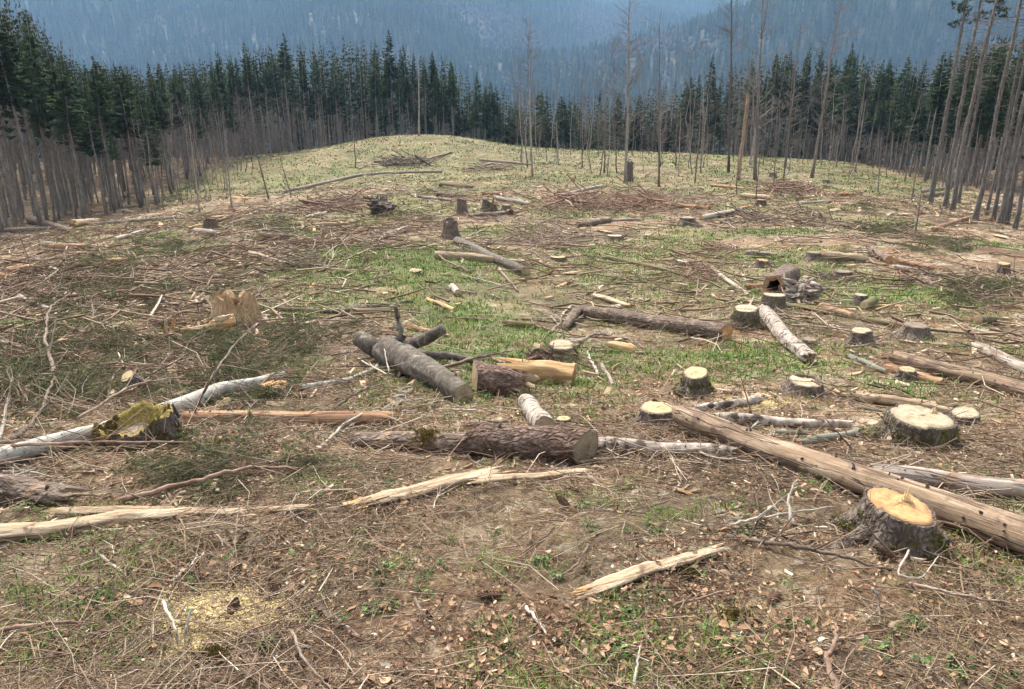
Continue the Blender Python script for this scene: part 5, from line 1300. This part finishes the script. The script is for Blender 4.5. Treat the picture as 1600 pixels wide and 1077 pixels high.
# ------------------------------------------------------------------ heaps of cut spruce boughs
def bough_mesh(seed):
    rs = np.random.default_rng(seed); mb = MB(); L = rs.uniform(.9, 1.3)
    st = np.stack([np.linspace(0, L, 8), np.cumsum(rs.normal(0, .02, 8)), .12 * np.sin(np.linspace(0, 2.6, 8))], -1)
    tube(mb, st, np.linspace(.011, .003, 8), 4, False, .0)
    for k in range(24):
        f = rs.uniform(.12, 1); p = np.array([np.interp(f, np.linspace(0, 1, 8), st[:, c]) for c in range(3)]); sg = rs.choice([-1, 1])
        d = norm([.75, sg * rs.uniform(.4, 1), rs.uniform(-.35, .25)]); l = (.42 - .28 * f) * rs.uniform(.7, 1.2)
        tube(mb, [p, p + d * l], [.004, .0015], 3, False, .05)
        m = int(l / .011); t = rs.random(m)
        c = p + d * (t * l)[:, None]; nd = d * .5 + rs.normal(0, .55, (m, 3)); nd = nd / np.linalg.norm(nd, axis=1, keepdims=True) * .034; s = np.cross(nd, d); s = s / np.maximum(np.linalg.norm(s, axis=1, keepdims=True), 1e-6) * .0055
        mb.add(np.stack([c - s, c + s, c + nd], 1).reshape(-1, 3), None, np.arange(3 * m).reshape(-1, 3), np.repeat(np.clip(rs.random(m) * .6 + .3 * rs.random(), 0, 1), 3))
    return mb.mesh('spruce_bough', M['bough'], False)
boughs = [bough_mesh(900 + i) for i in range(5)]
HEAPS = [  # centre pixel, half width, half height, boughs, label
    (335, 748, 125, 20, 46, 'heap of green spruce boughs under the long arching reddish branch'),
    (390, 560, 80, 40, 60, 'dark green bough heap right of the torn brown stump'),
    (290, 548, 60, 24, 34, 'bough heap between the yellow-disc stump and the torn brown stump'),
    (90, 560, 100, 45, 70, 'wide spread of dry boughs at the left edge'),
    (190, 470, 120, 36, 64, 'spread of dark boughs on the slash above the torn brown stump'),
    (60, 620, 80, 30, 44, 'boughs heaped beneath the dark crooked branch at left'),
    (420, 352, 50, 14, 40, 'green bough heap right of the bright yellow stump at upper left'),
    (270, 392, 70, 14, 34, 'low green bough heap below the bright yellow stump at upper left'),
    (150, 425, 80, 18, 34, 'low bough spread right of the short pale yellow log at far left'),
    (640, 340, 40, 10, 30, 'green bough heap right of the dark tangled root wad'),
    (1350, 328, 28, 10, 30, 'small dark green bough heap on the upper right slope'),
    (1382, 364, 40, 11, 40, 'green bough heap below the small dark green one at upper right'),
    (1478, 386, 50, 14, 50, 'large green bough heap in front of the pine row'),
    (1530, 462, 60, 26, 60, 'big brushy bough heap at the right edge with bare twigs sticking out'),
    (1330, 408, 30, 10, 8, 'low bough heap in the upper right wreckage'),
    (340, 615, 70, 18, 34, 'flat bough spread behind the grey beech trunk'),
    (120, 640, 60, 14, 14, 'bough spread left of the mossy hollow stump'),
    (480, 545, 40, 25, 24, 'bough spread on the grass edge left of the forked beech log'),
]
for (u, v, hw, hh, nb, lb) in HEAPS:
    g = P(u, v + hh * .5); e = empty('bough_heap', tuple(g)); tag(e, lb, 'bough heap', 'heaps of cut spruce boughs')
    for k in range(nb):
        a, r_ = rb.uniform(0, 6.28), math.sqrt(rb.random()); p = P(u + hw * r_ * math.cos(a), v + hh * r_ * math.sin(a))
        o = link('bough', boughs[rb.integers(0, 5)], e, tuple(p - g + np.array([0, 0, .01 + .12 * (1 - r_) * rb.random()])))
        o.rotation_euler = (rb.normal(0, .3), rb.normal(.02, .12), rb.uniform(0, 6.28)); s = rb.uniform(.35, .62) if v > 700 else rb.uniform(.4, .85) * (1 if g[1] < 9 else 1.35); o.scale = (s, s, s)
    landmarks.append((g, 'the ' + lb))
# heaps of dry twigs
def twig_heap(u, v, hw, hh, cnt, label, seed, mat='stick'):
    rs = np.random.default_rng(seed); g = P(u, v + hh * .4); mb = MB(); mm = px(g)
    for k in range(cnt):
        p = P(u + rs.normal(0, hw * .42), v + rs.normal(0, hh * .4)) - g; a = rs.normal(.2, .8); L = hw * mm * rs.uniform(.3, .9); z = rs.uniform(0, hh * mm * 1.5) * math.exp(-((p[0] / (hw * mm * .6)) ** 2))
        d = np.array([math.cos(a), math.sin(a) * .8, rs.normal(0, .3)]); q = np.array([p - d * L * .5, p + rs.normal(0, .06 * L, 3), p + d * L * .5]) + [0, 0, z + .03]
        tube(mb, q, np.array([1, .8, .4]) * mm * rs.uniform(.35, 1.1) * (1 if rs.random() < .85 else 2.2), 4, False)
    e = empty('twig_heap', tuple(g)); tag(e, label, 'brush heap', 'heaps of dry twigs')
    link('twigs', mb.mesh('twig_heap', M[mat]), e)['kind'] = 'stuff'
twig_heap(868, 383, 60, 22, 130, 'heap of dry grey twigs below the slash band at upper centre', 1)
twig_heap(810, 372, 30, 14, 60, 'small dry twig heap left of the big grey twig heap', 2)
twig_heap(1085, 432, 55, 20, 110, 'reddish dry twig heap right of the thin slanting mossy log', 3, 'red_stick')
twig_heap(635, 258, 55, 8, 90, 'dark twig heap on the grass below the knoll', 4)
twig_heap(765, 265, 50, 6, 70, 'dark twig heap right below the knoll', 5)
twig_heap(1245, 300, 60, 12, 120, 'dark brush heap under the leaning leafless tree', 6, 'red_stick')
twig_heap(1535, 466, 50, 24, 110, 'bare twigs poking from the big brush at the right edge', 7)
twig_heap(910, 322, 90, 14, 170, 'long reddish brush heap along the slash band', 8, 'red_stick')
twig_heap(1010, 320, 80, 14, 120, 'brown brush heap at the right part of the slash band', 9, 'red_stick')
twig_heap(520, 325, 70, 14, 120, 'brown brush heap at the left part of the slash band', 10, 'red_stick')
twig_heap(1180, 345, 50, 14, 90, 'brown brush heap left of the small orange-topped stump', 21)
twig_heap(1300, 440, 40, 14, 60, 'dry twig heap below the brown stump of the upper right wreckage', 22)
twig_heap(1120, 395, 45, 12, 70, 'reddish brush left of the orange-brown torn stump', 23, 'red_stick')
twig_heap(600, 378, 50, 12, 70, 'dry brush heap left of the dark torn stump', 24)
twig_heap(470, 420, 60, 16, 80, 'grey brush heap at the left edge of the green mound', 25)
twig_heap(1260, 345, 60, 14, 90, 'dark brown brush heap above the small dark green bough heap', 26)
twig_heap(1440, 445, 40, 14, 60, 'brush heap left of the big bough heap at the right edge', 27)
twig_heap(840, 590, 40, 14, 50, 'twig tangle around the split orange section', 28, 'red_stick')
twig_heap(630, 640, 34, 22, 40, 'tangle of rotten splinters at the broken end of the orange-tan log', 11, 'white_stick')
twig_heap(30, 770, 60, 26, 60, 'crumbling heap of rotten wood at the left edge above the rotten log', 12, 'white_stick')

# ------------------------------------------------------------------ litter nobody could count
rl = np.random.default_rng(2024)
def scatter(n, r0, r1, mask=None, power=0.0, amax=44):
    """points in the sector the camera sees and beyond its sides; density falls with distance"""
    out = []; got = 0
    while got < n:
        m = n * 3
        if power == 0: r = np.exp(rl.uniform(math.log(r0), math.log(r1), m))
        else: r = (rl.uniform(r0 ** power, r1 ** power, m)) ** (1 / power)
        a = rl.uniform(R(-amax), R(amax), m); x = r * np.sin(a); y = r * np.cos(a)
        if mask is not None:
            k = rl.random(m) < mask(x, y); x, y = x[k], y[k]
        out.append(np.stack([x, y], -1)); got += len(x)
    return np.concatenate(out)[:n]
def twig_cloud(mb, n, r0, r1, rad, length, mask, seg=2, lift=.05, shade=(0, 1), power=0.0, steep=.14):
    p = scatter(n, r0, r1, mask, power); x, y = p.T; z = ground(x, y)
    L = rl.uniform(*length, n) ** 1; r = rl.uniform(*rad, n); a = rl.uniform(0, 2 * math.pi, n); pit = rl.normal(0, steep, n)
    d = np.stack([np.cos(a) * np.cos(pit), np.sin(a) * np.cos(pit), np.sin(pit)], -1)
    s = np.stack([-np.sin(a), np.cos(a), np.zeros(n)], -1); u = np.cross(d, s)
    ex = x + d[:, 0] * L; ey = y + d[:, 1] * L; slope = (ground(ex, ey) - z) / L
    d[:, 2] += slope
    c0 = np.stack([x, y, z + r + np.abs(rl.normal(0, lift, n)) * .5 + np.maximum(0, -np.sin(pit)) * L], -1)
    ks = np.linspace(0, 1, seg + 1); rows = []
    bend = rl.normal(0, .09, n)
    for t in ks:
        c = c0 + d * (L * t)[:, None] + s * (bend * L * 4 * t * (1 - t))[:, None] + u * (.5 * rl.normal(0, .09, n) * L * 4 * t * (1 - t))[:, None]
        rr_ = r * (1 - .55 * t)
        for k in range(3):
            th = 2.0944 * k + .5; rows.append(c + s * (rr_ * math.cos(th))[:, None] + u * (rr_ * math.sin(th))[:, None])
    V = np.stack(rows, 1); m = len(rows)
    q = [(b * 3 + k, b * 3 + (k + 1) % 3, b * 3 + 3 + (k + 1) % 3, b * 3 + 3 + k) for b in range(seg) for k in range(3)]
    Q = (np.arange(n)[:, None, None] * m + np.array(q)[None]).reshape(-1, 4)
    mb.add(V.reshape(-1, 3), Q, None, np.repeat(np.clip(rl.beta(1.6, 1.7, n) * (shade[1] - shade[0]) + shade[0], 0, 1), m))
patchy = lambda x, y: np.clip(.18 + 1.9 * (fbm(x * 1.4 + 9, y * 1.4, 3) - .4), .03, 1) * (1 - .7 * grass_mask(x, y))
lit = lambda x, y: np.clip(.25 + .7 * slash_mask(x, y), 0, 1) * np.clip(.15 + 2.4 * (fbm(x * .8 + 5, y * .8 + 90, 3) - .34), .08, 1)
mb = MB()
twig_cloud(mb, 19000, 1.3, 10, (.0007, .0019), (.04, .2), lit, 1, .02)
twig_cloud(mb, 12000, 1.3, 11, (.0008, .0024), (.05, .26), patchy, 1, .02, shade=(0, .6))
twig_cloud(mb, 9000, 1.6, 24, (.0014, .0035), (.1, .42), lit, 2, .03)
twig_cloud(mb, 7000, 4.5, 26, (.002, .0055), (.15, .65), lit, 2, .04, shade=(.25, 1))
twig_cloud(mb, 4500, 8, 60, (.004, .010), (.3, 1.1), lambda x, y: slash_mask(x, y) ** 1.5, 2, .05)
twig_cloud(mb, 4200, 18, 96, (.009, .022), (.5, 2.0), lambda x, y: slash_mask(x, y) ** 1.5, 2, .08, power=.8)
twig_cloud(mb, 2200, 12, 62, (.012, .034), (.25, 1.3), lambda x, y: slash_mask(x, y) ** 1.2, 2, .06, shade=(.35, 1))
twig_cloud(mb, 1500, 5, 24, (.002, .0045), (.25, .8), lambda x, y: slash_mask(x, y) * sstep(-1.5, -3, x), 2, .12, steep=.45, shade=(.3, 1))
fk = []
for q in range(9):                                            # forked brush: a stem with curved side shoots
    rs = np.random.default_rng(4000 + q); b = MB(); L = 1.0
    st = np.stack([np.linspace(0, 1, 4), np.cumsum(rs.normal(0, .06, 4)), np.abs(rs.normal(.05, .05, 4))], -1); tube(b, st, [.011, .009, .006, .002], 3, False)
    for k in range(rs.integers(4, 9)):
        f = rs.uniform(.15, .95); p0 = np.array([np.interp(f, np.linspace(0, 1, 4), st[:, c]) for c in range(3)]); d = norm([rs.uniform(.3, 1), rs.normal(0, .7), rs.uniform(-.05, .55)]); l = rs.uniform(.15, .5) * (1.2 - f)
        tube(b, [p0, p0 + d * l * .5, p0 + d * l + rs.normal(0, .09, 3) * l], [.006, .004, .0015], 3, False)
    fk.append((np.concatenate(b.v), np.concatenate(b.q)))
for (n_, r0_, r1_, s0_, s1_) in ((420, 3.2, 9, .2, .5), (900, 7, 26, .4, 1.1), (1000, 16, 95, .8, 2.4)):
    pp = scatter(n_, r0_, r1_, lambda x, y: np.clip(slash_mask(x, y) * 1.3 - .1, 0, 1) * np.clip(3.2 * (fbm(x * .5 + 61, y * .5 + 13, 3) - .36), .05, 1), .4)
    for (x, y) in pp:
        V_, Q_ = fk[rl.integers(0, 9)]; a = rl.uniform(0, 6.2832); sc_ = rl.uniform(s0_, s1_); w_ = V_ * sc_
        X = x + w_[:, 0] * math.cos(a) - w_[:, 1] * math.sin(a); Y = y + w_[:, 0] * math.sin(a) + w_[:, 1] * math.cos(a)
        mb.add(np.stack([X, Y, ground(X, Y) + w_[:, 2] + .01], -1), Q_, None, float(np.clip(rl.beta(1.5, 2.0), 0, 1)))
tag(link('twig_litter', mb.mesh('twig_litter', M['twigs'])), 'countless fine twigs and sticks littering the cutover ground', 'twigs', kind='stuff')

def leaf_cloud(mb, n, r0, r1, size, mask, lift=.012, power=0.0):
    p = scatter(n, r0, r1, mask, power); x, y = p.T; z = ground(x, y)
    L = rl.uniform(*size, n); W = L * rl.uniform(.4, .62, n); a = rl.uniform(0, 6.2832, n)
    nrm = np.stack([rl.normal(0, .42, n), rl.normal(0, .42, n), np.ones(n)], -1); nrm /= np.linalg.norm(nrm, axis=1, keepdims=True)
    d = np.stack([np.cos(a), np.sin(a), np.zeros(n)], -1); d -= nrm * (d * nrm).sum(1)[:, None]; d /= np.linalg.norm(d, axis=1, keepdims=True)
    s = np.cross(nrm, d); c = np.stack([x, y, z + .006 + np.abs(rl.normal(0, lift, n)) + .2 * L], -1); cu = rl.uniform(-.12, .4, n) * L
    k = rl.uniform(-.15, .4, n) * L
    # midrib of four points, margin of three on each side, curled up at the sides
    rows = [c - d * (L * .5)[:, None] + nrm * k[:, None]]
    for f, w in ((-.2, .85), (.1, 1.0), (.34, .6)):
        rows += [c + d * (L * f)[:, None] + s * (W * .5 * w)[:, None] + nrm * (cu * w)[:, None], c + d * (L * f)[:, None], c + d * (L * f)[:, None] - s * (W * .5 * w)[:, None] + nrm * (cu * w * rl.uniform(.3, 1, n))[:, None]]
    rows += [c + d * (L * .5)[:, None] + nrm * (k * .8)[:, None]]
    V = np.stack(rows, 1); m = len(rows)
    t = np.array([(0, 2, 1), (0, 3, 2), (8, 7, 9), (9, 8, 10)][:2]); q = np.array([(1, 2, 5, 4), (2, 3, 6, 5), (4, 5, 8, 7), (5, 6, 9, 8)]); t2 = np.array([(7, 8, 10), (8, 9, 10)])
    B_ = np.arange(n)[:, None, None] * m
    mb.add(V.reshape(-1, 3), (B_ + q[None]).reshape(-1, 4), (B_ + np.concatenate([t, t2])[None]).reshape(-1, 3), np.repeat(rl.beta(1.2, 1.9, n), m))
mb = MB()
leaf_cloud(mb, 24000, 1.3, 11, (.008, .036), patchy)
leaf_cloud(mb, 400, 1.5, 6, (.04, .062), patchy)
leaf_cloud(mb, 6000, 5, 26, (.025, .065), patchy, .015)
tag(link('leaf_litter', mb.mesh('leaf_litter', M['leaves'])), 'dry curled brown and tan leaves carpeting the foreground', 'leaves', kind='stuff')

def chip_cloud(mb, n, r0, r1, size, mask, power=0.0, beta=(1.5, 1.5), thin=False):
    p = scatter(n, r0, r1, mask, power) if callable(mask) or mask is None else mask
    n = len(p); x, y = p.T; z = ground(x, y)
    L = rl.uniform(*size, n); W = L * rl.uniform(.10, .32, n); T = L * rl.uniform(.06, .16, n); a = rl.uniform(0, 6.2832, n)
    nrm = np.stack([rl.normal(0, .3, n), rl.normal(0, .3, n), np.ones(n)], -1); nrm /= np.linalg.norm(nrm, axis=1, keepdims=True)
    d = np.stack([np.cos(a), np.sin(a), np.zeros(n)], -1); d -= nrm * (d * nrm).sum(1)[:, None]; s = np.cross(nrm, d)
    c = np.stack([x, y, z + T + np.abs(rl.normal(0, .01, n))], -1); rows = []
    for sx, sy in ((-1, -1), (1, -1), (1, 1), (-1, 1)):
        jx = rl.uniform(.6, 1.15, n); jy = rl.uniform(.45, 1.1, n)
        rows.append(c + d * (L * .5 * sx * jx)[:, None] + s * (W * .5 * sy * jy)[:, None] + nrm * (T * rl.uniform(.2, 1.0, n))[:, None])
    if thin:
        mb.add(np.stack(rows, 1).reshape(-1, 3), np.arange(n * 4).reshape(-1, 4), None, np.repeat(rl.beta(*beta, n), 4)); return
    for k in range(4): rows.append(rows[k] - nrm * (T * 1.6)[:, None])
    V = np.stack(rows, 1); q = np.array([(0, 1, 2, 3), (0, 4, 5, 1), (1, 5, 6, 2), (2, 6, 7, 3), (3, 7, 4, 0)])
    mb.add(V.reshape(-1, 3), (np.arange(n)[:, None, None] * 8 + q[None]).reshape(-1, 4), None, np.repeat(rl.beta(*beta, n), 8))
mb = MB()
chip_cloud(mb, 7000, 1.4, 10, (.008, .035), patchy)
chip_cloud(mb, 6000, 4, 40, (.02, .085), slash_mask)
chip_cloud(mb, 3600, 14, 60, (.06, .30), lambda x, y: slash_mask(x, y) ** 1.6, .3)
chip_cloud(mb, 1100, 7, 34, (.08, .26), slash_mask)
chip_cloud(mb, 1800, 40, 98, (.15, .5), slash_mask, .8)
for lm in landmarks[:36]:
    cnt = 60 if lm[0][1] < 25 else 25
    chip_cloud(mb, 0, 0, 0, (.015, .07) if lm[0][1] < 12 else (.04, .14), lm[0][:2] + rl.normal(0, .32 if lm[0][1] < 12 else .6, (cnt, 2)), beta=(2.5, 1.3))
tag(link('wood_chips', mb.mesh('wood_chips', M['chips'], False)), 'pale wood chips and bark flakes strewn over the slope', 'wood chips', kind='stuff')

def sawdust(u, v, su, sv, n, label):
    pts = np.array([P(u + rl.normal(0, su), v + rl.normal(0, sv))[:2] for _ in range(n // 20)])
    pts = np.repeat(pts, 20, 0) + rl.normal(0, .035, (len(pts) * 20, 2))
    mb = MB(); chip_cloud(mb, 0, 0, 0, (.006, .015), pts, thin=True)
    tag(link('sawdust', mb.mesh('sawdust', M['sawdust'], False)), label, 'sawdust', kind='stuff')
sawdust(350, 956, 40, 13, 34000, 'yellow sawdust spilled on the lower left litter')
sawdust(300, 1000, 12, 10, 3000, 'thin yellow sawdust below the white forked stick')
sawdust(1180, 630, 26, 6, 9000, 'yellow sawdust between the moss-footed and the notched stump')
sawdust(1430, 685, 30, 5, 1200, 'sawdust at the foot of the wide pale slit stump')

def blade_cloud(mb, n, r0, r1, ln, wd, mask, power=0.0, lean=.6, tuft=5, sh=(0, 1)):
    p = scatter(n // tuft, r0, r1, mask, power); p = np.repeat(p, tuft, 0); n = len(p)
    rr_ = np.hypot(p[:, 0], p[:, 1]); p = p + rl.normal(0, 1, (n, 2)) * (.012 + .004 * rr_)[:, None]
    x, y = p.T; z = ground(x, y) - .01; L = rl.uniform(*ln, n); W = rl.uniform(*wd, n) * (1 + rr_ * .12)
    a = rl.uniform(0, 6.2832, n); d = np.stack([np.cos(a) * lean, np.sin(a) * lean, np.ones(n)], -1) * rl.uniform(.6, 1.2, (n, 1)); d[:, :2] += rl.normal(0, .25, (n, 2))
    d /= np.linalg.norm(d, axis=1, keepdims=True); s = np.stack([-np.sin(a), np.cos(a), np.zeros(n)], -1) * W[:, None]; c = np.stack([x, y, z], -1)
    m1 = c + d * (L * .55)[:, None]; t = c + d * L[:, None]; t[:, 2] -= L * .22; t[:, :2] += d[:, :2] * (L * .2)[:, None]
    V = np.stack([c - s, c + s, m1 + s * .7, m1 - s * .7, t], 1); B_ = np.arange(n)[:, None] * 5
    mb.add(V.reshape(-1, 3), B_ + np.array([[0, 1, 2, 3]]), B_ + np.array([[3, 2, 4]]), np.repeat(np.clip(sh[0] + (sh[1] - sh[0]) * rl.beta(1.6, 2, n), 0, 1), 5))
mb = MB()
blade_cloud(mb, 64000, 5, 34, (.05, .15), (.002, .004), lambda x, y: grass_mask(x, y) ** 1.3)
blade_cloud(mb, 17000, 1.5, 8, (.03, .10), (.0012, .0025), lambda x, y: sstep(.5, .72, fbm(x * 1.7 + 70, y * 1.7, 3)), tuft=7)
blade_cloud(mb, 18000, 26, 95, (.10, .25), (.003, .006), lambda x, y: grass_mask(x, y), power=1.0)
tag(link('grass', mb.mesh('grass', M['grass'], False)), 'short fresh grass on the mound and in patches', 'grass', kind='stuff')
mb = MB()
blade_cloud(mb, 13000, 1.5, 22, (.04, .16), (.0008, .0016), lambda x, y: sstep(.42, .6, fbm(x * .8 + 20, y * .8 + 33, 3)), lean=1.3, tuft=6)
blade_cloud(mb, 14000, 30, 95, (.12, .3), (.003, .006), lambda x, y: .3 + .7 * grass_mask(x, y), power=1.0, lean=1.0)
tag(link('dry_grass', mb.mesh('dry_grass', M['dry_grass'], False)), 'withered straw grass lying among the litter', 'dry grass', kind='stuff')

# ------------------------------------------------------------------ green herbs, moss cushions, spruce cones
def herb_mesh(seed):
    rs = np.random.default_rng(seed); mb = MB()
    for k in range(16):
        a = rs.uniform(0, 6.28); l = rs.uniform(.03, .075); b = np.array([math.cos(a), math.sin(a), 0]); h = rs.uniform(.015, .06)
        st = b * rs.uniform(.0, .03); c = st + b * l * .4 + [0, 0, h]; t = st + b * l + [0, 0, h * .7]; s = np.array([-math.sin(a), math.cos(a), 0]) * l * rs.uniform(.2, .34)
        m = (c + t) / 2
        mb.add([st, c, m + s + [0, 0, .006], t, m - s + [0, 0, .006]], None, [(1, 2, 3), (1, 3, 4)], rs.random())
        tube(mb, [st, c], [.0018, .0012], 3, False, .2)
    return mb.mesh('herb', M['herb'], False)
herbs = [herb_mesh(60 + i) for i in range(4)]
hp = [(565, 830), (600, 900), (640, 885), (975, 1030), (960, 1018), (1500, 1050), (1520, 1040), (790, 1018), (660, 930), (880, 1000), (1235, 770), (1440, 900), (120, 1030), (200, 1045), (1090, 905), (905, 760), (1290, 770), (480, 860), (350, 870), (140, 945), (750, 930), (700, 850), (920, 830), (1010, 830), (1165, 800), (1050, 760), (1540, 900), (1580, 1060), (1385, 1010), (1380, 1020), (1420, 1035), (840, 880), (870, 905), (1010, 960), (590, 960), (230, 905), (1100, 990), (515, 730), (1130, 745), (1260, 730)] + [(float(a_), float(b_)) for a_, b_ in zip(rl.uniform(20, 1580, 34), rl.uniform(740, 1065, 34))]
for i, (u, v) in enumerate(hp):
    g = P(u + rl.normal(0, 8), v + rl.normal(0, 4)); e = empty('herb_tuft', tuple(g))
    for j in range(int(rl.integers(2, 6))):
        q = P(u + rl.normal(0, 13), v + rl.normal(0, 6)) - g
        o = link('rosette', herbs[rl.integers(0, 4)], e, tuple(q)); sc_ = rl.uniform(.28, .62); o.scale = (sc_, sc_, sc_ * 1.1); o.rotation_euler = (rl.normal(0, .2), rl.normal(0, .2), rl.uniform(0, 6.28))
    lb, _ = uniq(['small fresh green herb tuft', 'low sprouting herb patch', 'tiny green leafy tuft', 'scattered green seedling patch', 'loose fresh green rosettes', 'thin green sprouts'], (g[0], g[1]), '')
    tag(e, lb, 'herb', 'green herb tufts in the foreground litter')
def moss_cushion(u, v, w, h, label, mat):
    g = P(u, v); mm = px(g); mb = MB(); n, m = 26, 7; th_ = np.linspace(0, 6.2832, n, endpoint=False)
    Rr = w * .5 * mm; rows = []
    for f in np.linspace(1, 0.02, m):
        x = Rr * f * np.cos(th_) * (1 + .25 * (vnoise(th_ * 2, th_ * 0 + u) - .5)); y = Rr * .55 * f * np.sin(th_)
        z = ground(g[0] + x, g[1] + y) - g[2] + (1 - f ** 2) * .022 - .006 + .012 * rl.random(n); rows.append(np.stack([x, y, z], -1))
    V = np.concatenate(rows); i = np.arange(m - 1)[:, None] * n; j = np.arange(n)[None]; k = (j + 1) % n
    mb.add(V, np.stack([i + j, i + k, i + n + k, i + n + j], -1).reshape(-1, 4))
    c = 700; idx = rl.integers(0, len(V), c); p = V[idx] + rl.normal(0, .01, (c, 3)) * [1, 1, .2]; dv = rl.normal(0, .006, (c, 3)) + [0, 0, .014]; s2 = rl.normal(0, .005, (c, 3))
    mb.add(np.stack([p - s2, p + s2, p + dv], 1).reshape(-1, 3), None, np.arange(3 * c).reshape(-1, 3))
    tag(link('moss_cushion', mb.mesh('moss_cushion', M[mat]), None, tuple(g)), label, 'moss')
for a in ((535, 778, 48, 20, 'bright yellow moss cushion at the left end of the long split slab', 'yellow_moss'), (335, 1030, 70, 20, 'olive moss strip below the sawdust at lower left', 'yellow_moss'), (1075, 900, 40, 20, 'olive moss cushion right of the pale slab', 'moss'), (1150, 965, 44, 20, 'green moss cushion in the lower right litter', 'yellow_moss'), (700, 700, 36, 14, 'yellowish moss at the junction of the dark log sections', 'yellow_moss'), (350, 695, 70, 16, 'moss carpet right of the hollow stump', 'moss')): moss_cushion(*a)
def cone_mesh():
    mb = MB(); L = .11
    t = np.linspace(0, 1, 9); tube(mb, np.stack([t * L, t * 0, t * 0], -1), .011 * np.sin(np.pi * (t * .86 + .1)) + .002, 8)
    for k in range(90):
        f = k / 90; a = k * 2.39996; r_ = .016 * math.sin(math.pi * (f * .86 + .1)) + .002
        c = np.array([f * L, r_ * .55 * math.cos(a), r_ * .55 * math.sin(a)]); out = np.array([.55, math.cos(a), math.sin(a)]); s = np.array([0, -math.sin(a), math.cos(a)]) * .006
        mb.add([c - s, c + s, c + out * r_ * .8 + s * .8, c + out * r_ * .8 - s * .8], [(0, 1, 2, 3)])
    return mb.mesh('spruce_cone', M['cone'], False)
cm = cone_mesh()
cones = [(785, 935, 'spruce cone in the lower centre, beside a moss-green herb tuft'), (985, 940, 'spruce cone just in front of the pale slab'), (870, 1008, 'spruce cone near the bottom centre'), (1402, 878, 'spruce cone between the large orange-topped stump and the long brown branch'), (1200, 945, 'spruce cone in the lower right litter, left of the curved pale twig'), (890, 797, 'round brown cone above the lower centre'), (128, 838, 'dark cone below the rotten log at lower left'), (388, 836, 'dark cone on the lower left litter'), (670, 960, 'spruce cone by the small bent stick'), (360, 970, 'spruce cone lying on the yellow sawdust'), (420, 945, 'spruce cone right of the yellow sawdust'), (845, 1055, 'spruce cone at the bottom edge of the centre'), (1490, 990, 'spruce cone at the lower right')]
for i, (u, v, lb) in enumerate(cones):
    g = P(u, v); o = link('spruce_cone', cm, None, tuple(g + [0, 0, .016])); o.rotation_euler = (rl.uniform(0, 6), rl.normal(0, .15), rl.uniform(0, 6.28)); tag(o, lb, 'cone', 'fallen spruce cones')

# ------------------------------------------------------------------ haze that turns the far hills blue
def haze():
    x0, x1, y0, y1, z0, z1 = -6500, 6500, -700, 6500, -260, 760
    mb = MB(); V = [(x, y, z) for z in (z0, z1) for y in (y0, y1) for x in (x0, x1)]
    mb.add(V, [(0, 2, 3, 1), (4, 5, 7, 6), (0, 1, 5, 4), (2, 6, 7, 3), (0, 4, 6, 2), (1, 3, 7, 5)])
    m = bpy.data.materials.new('haze'); m.use_nodes = True; nt = m.node_tree; nt.nodes.clear()
    out = nt.nodes.new('ShaderNodeOutputMaterial'); pv = nt.nodes.new('ShaderNodeVolumePrincipled')
    pv.inputs['Color'].default_value = (.31, .53, .84, 1); pv.inputs['Density'].default_value = .00032; pv.inputs['Anisotropy'].default_value = .1
    nt.links.new(pv.outputs[0], out.inputs['Volume'])
    tag(link('haze', mb.mesh('haze', m, False)), 'thin blue haze in the air of the valley', 'haze', kind='stuff')
haze()
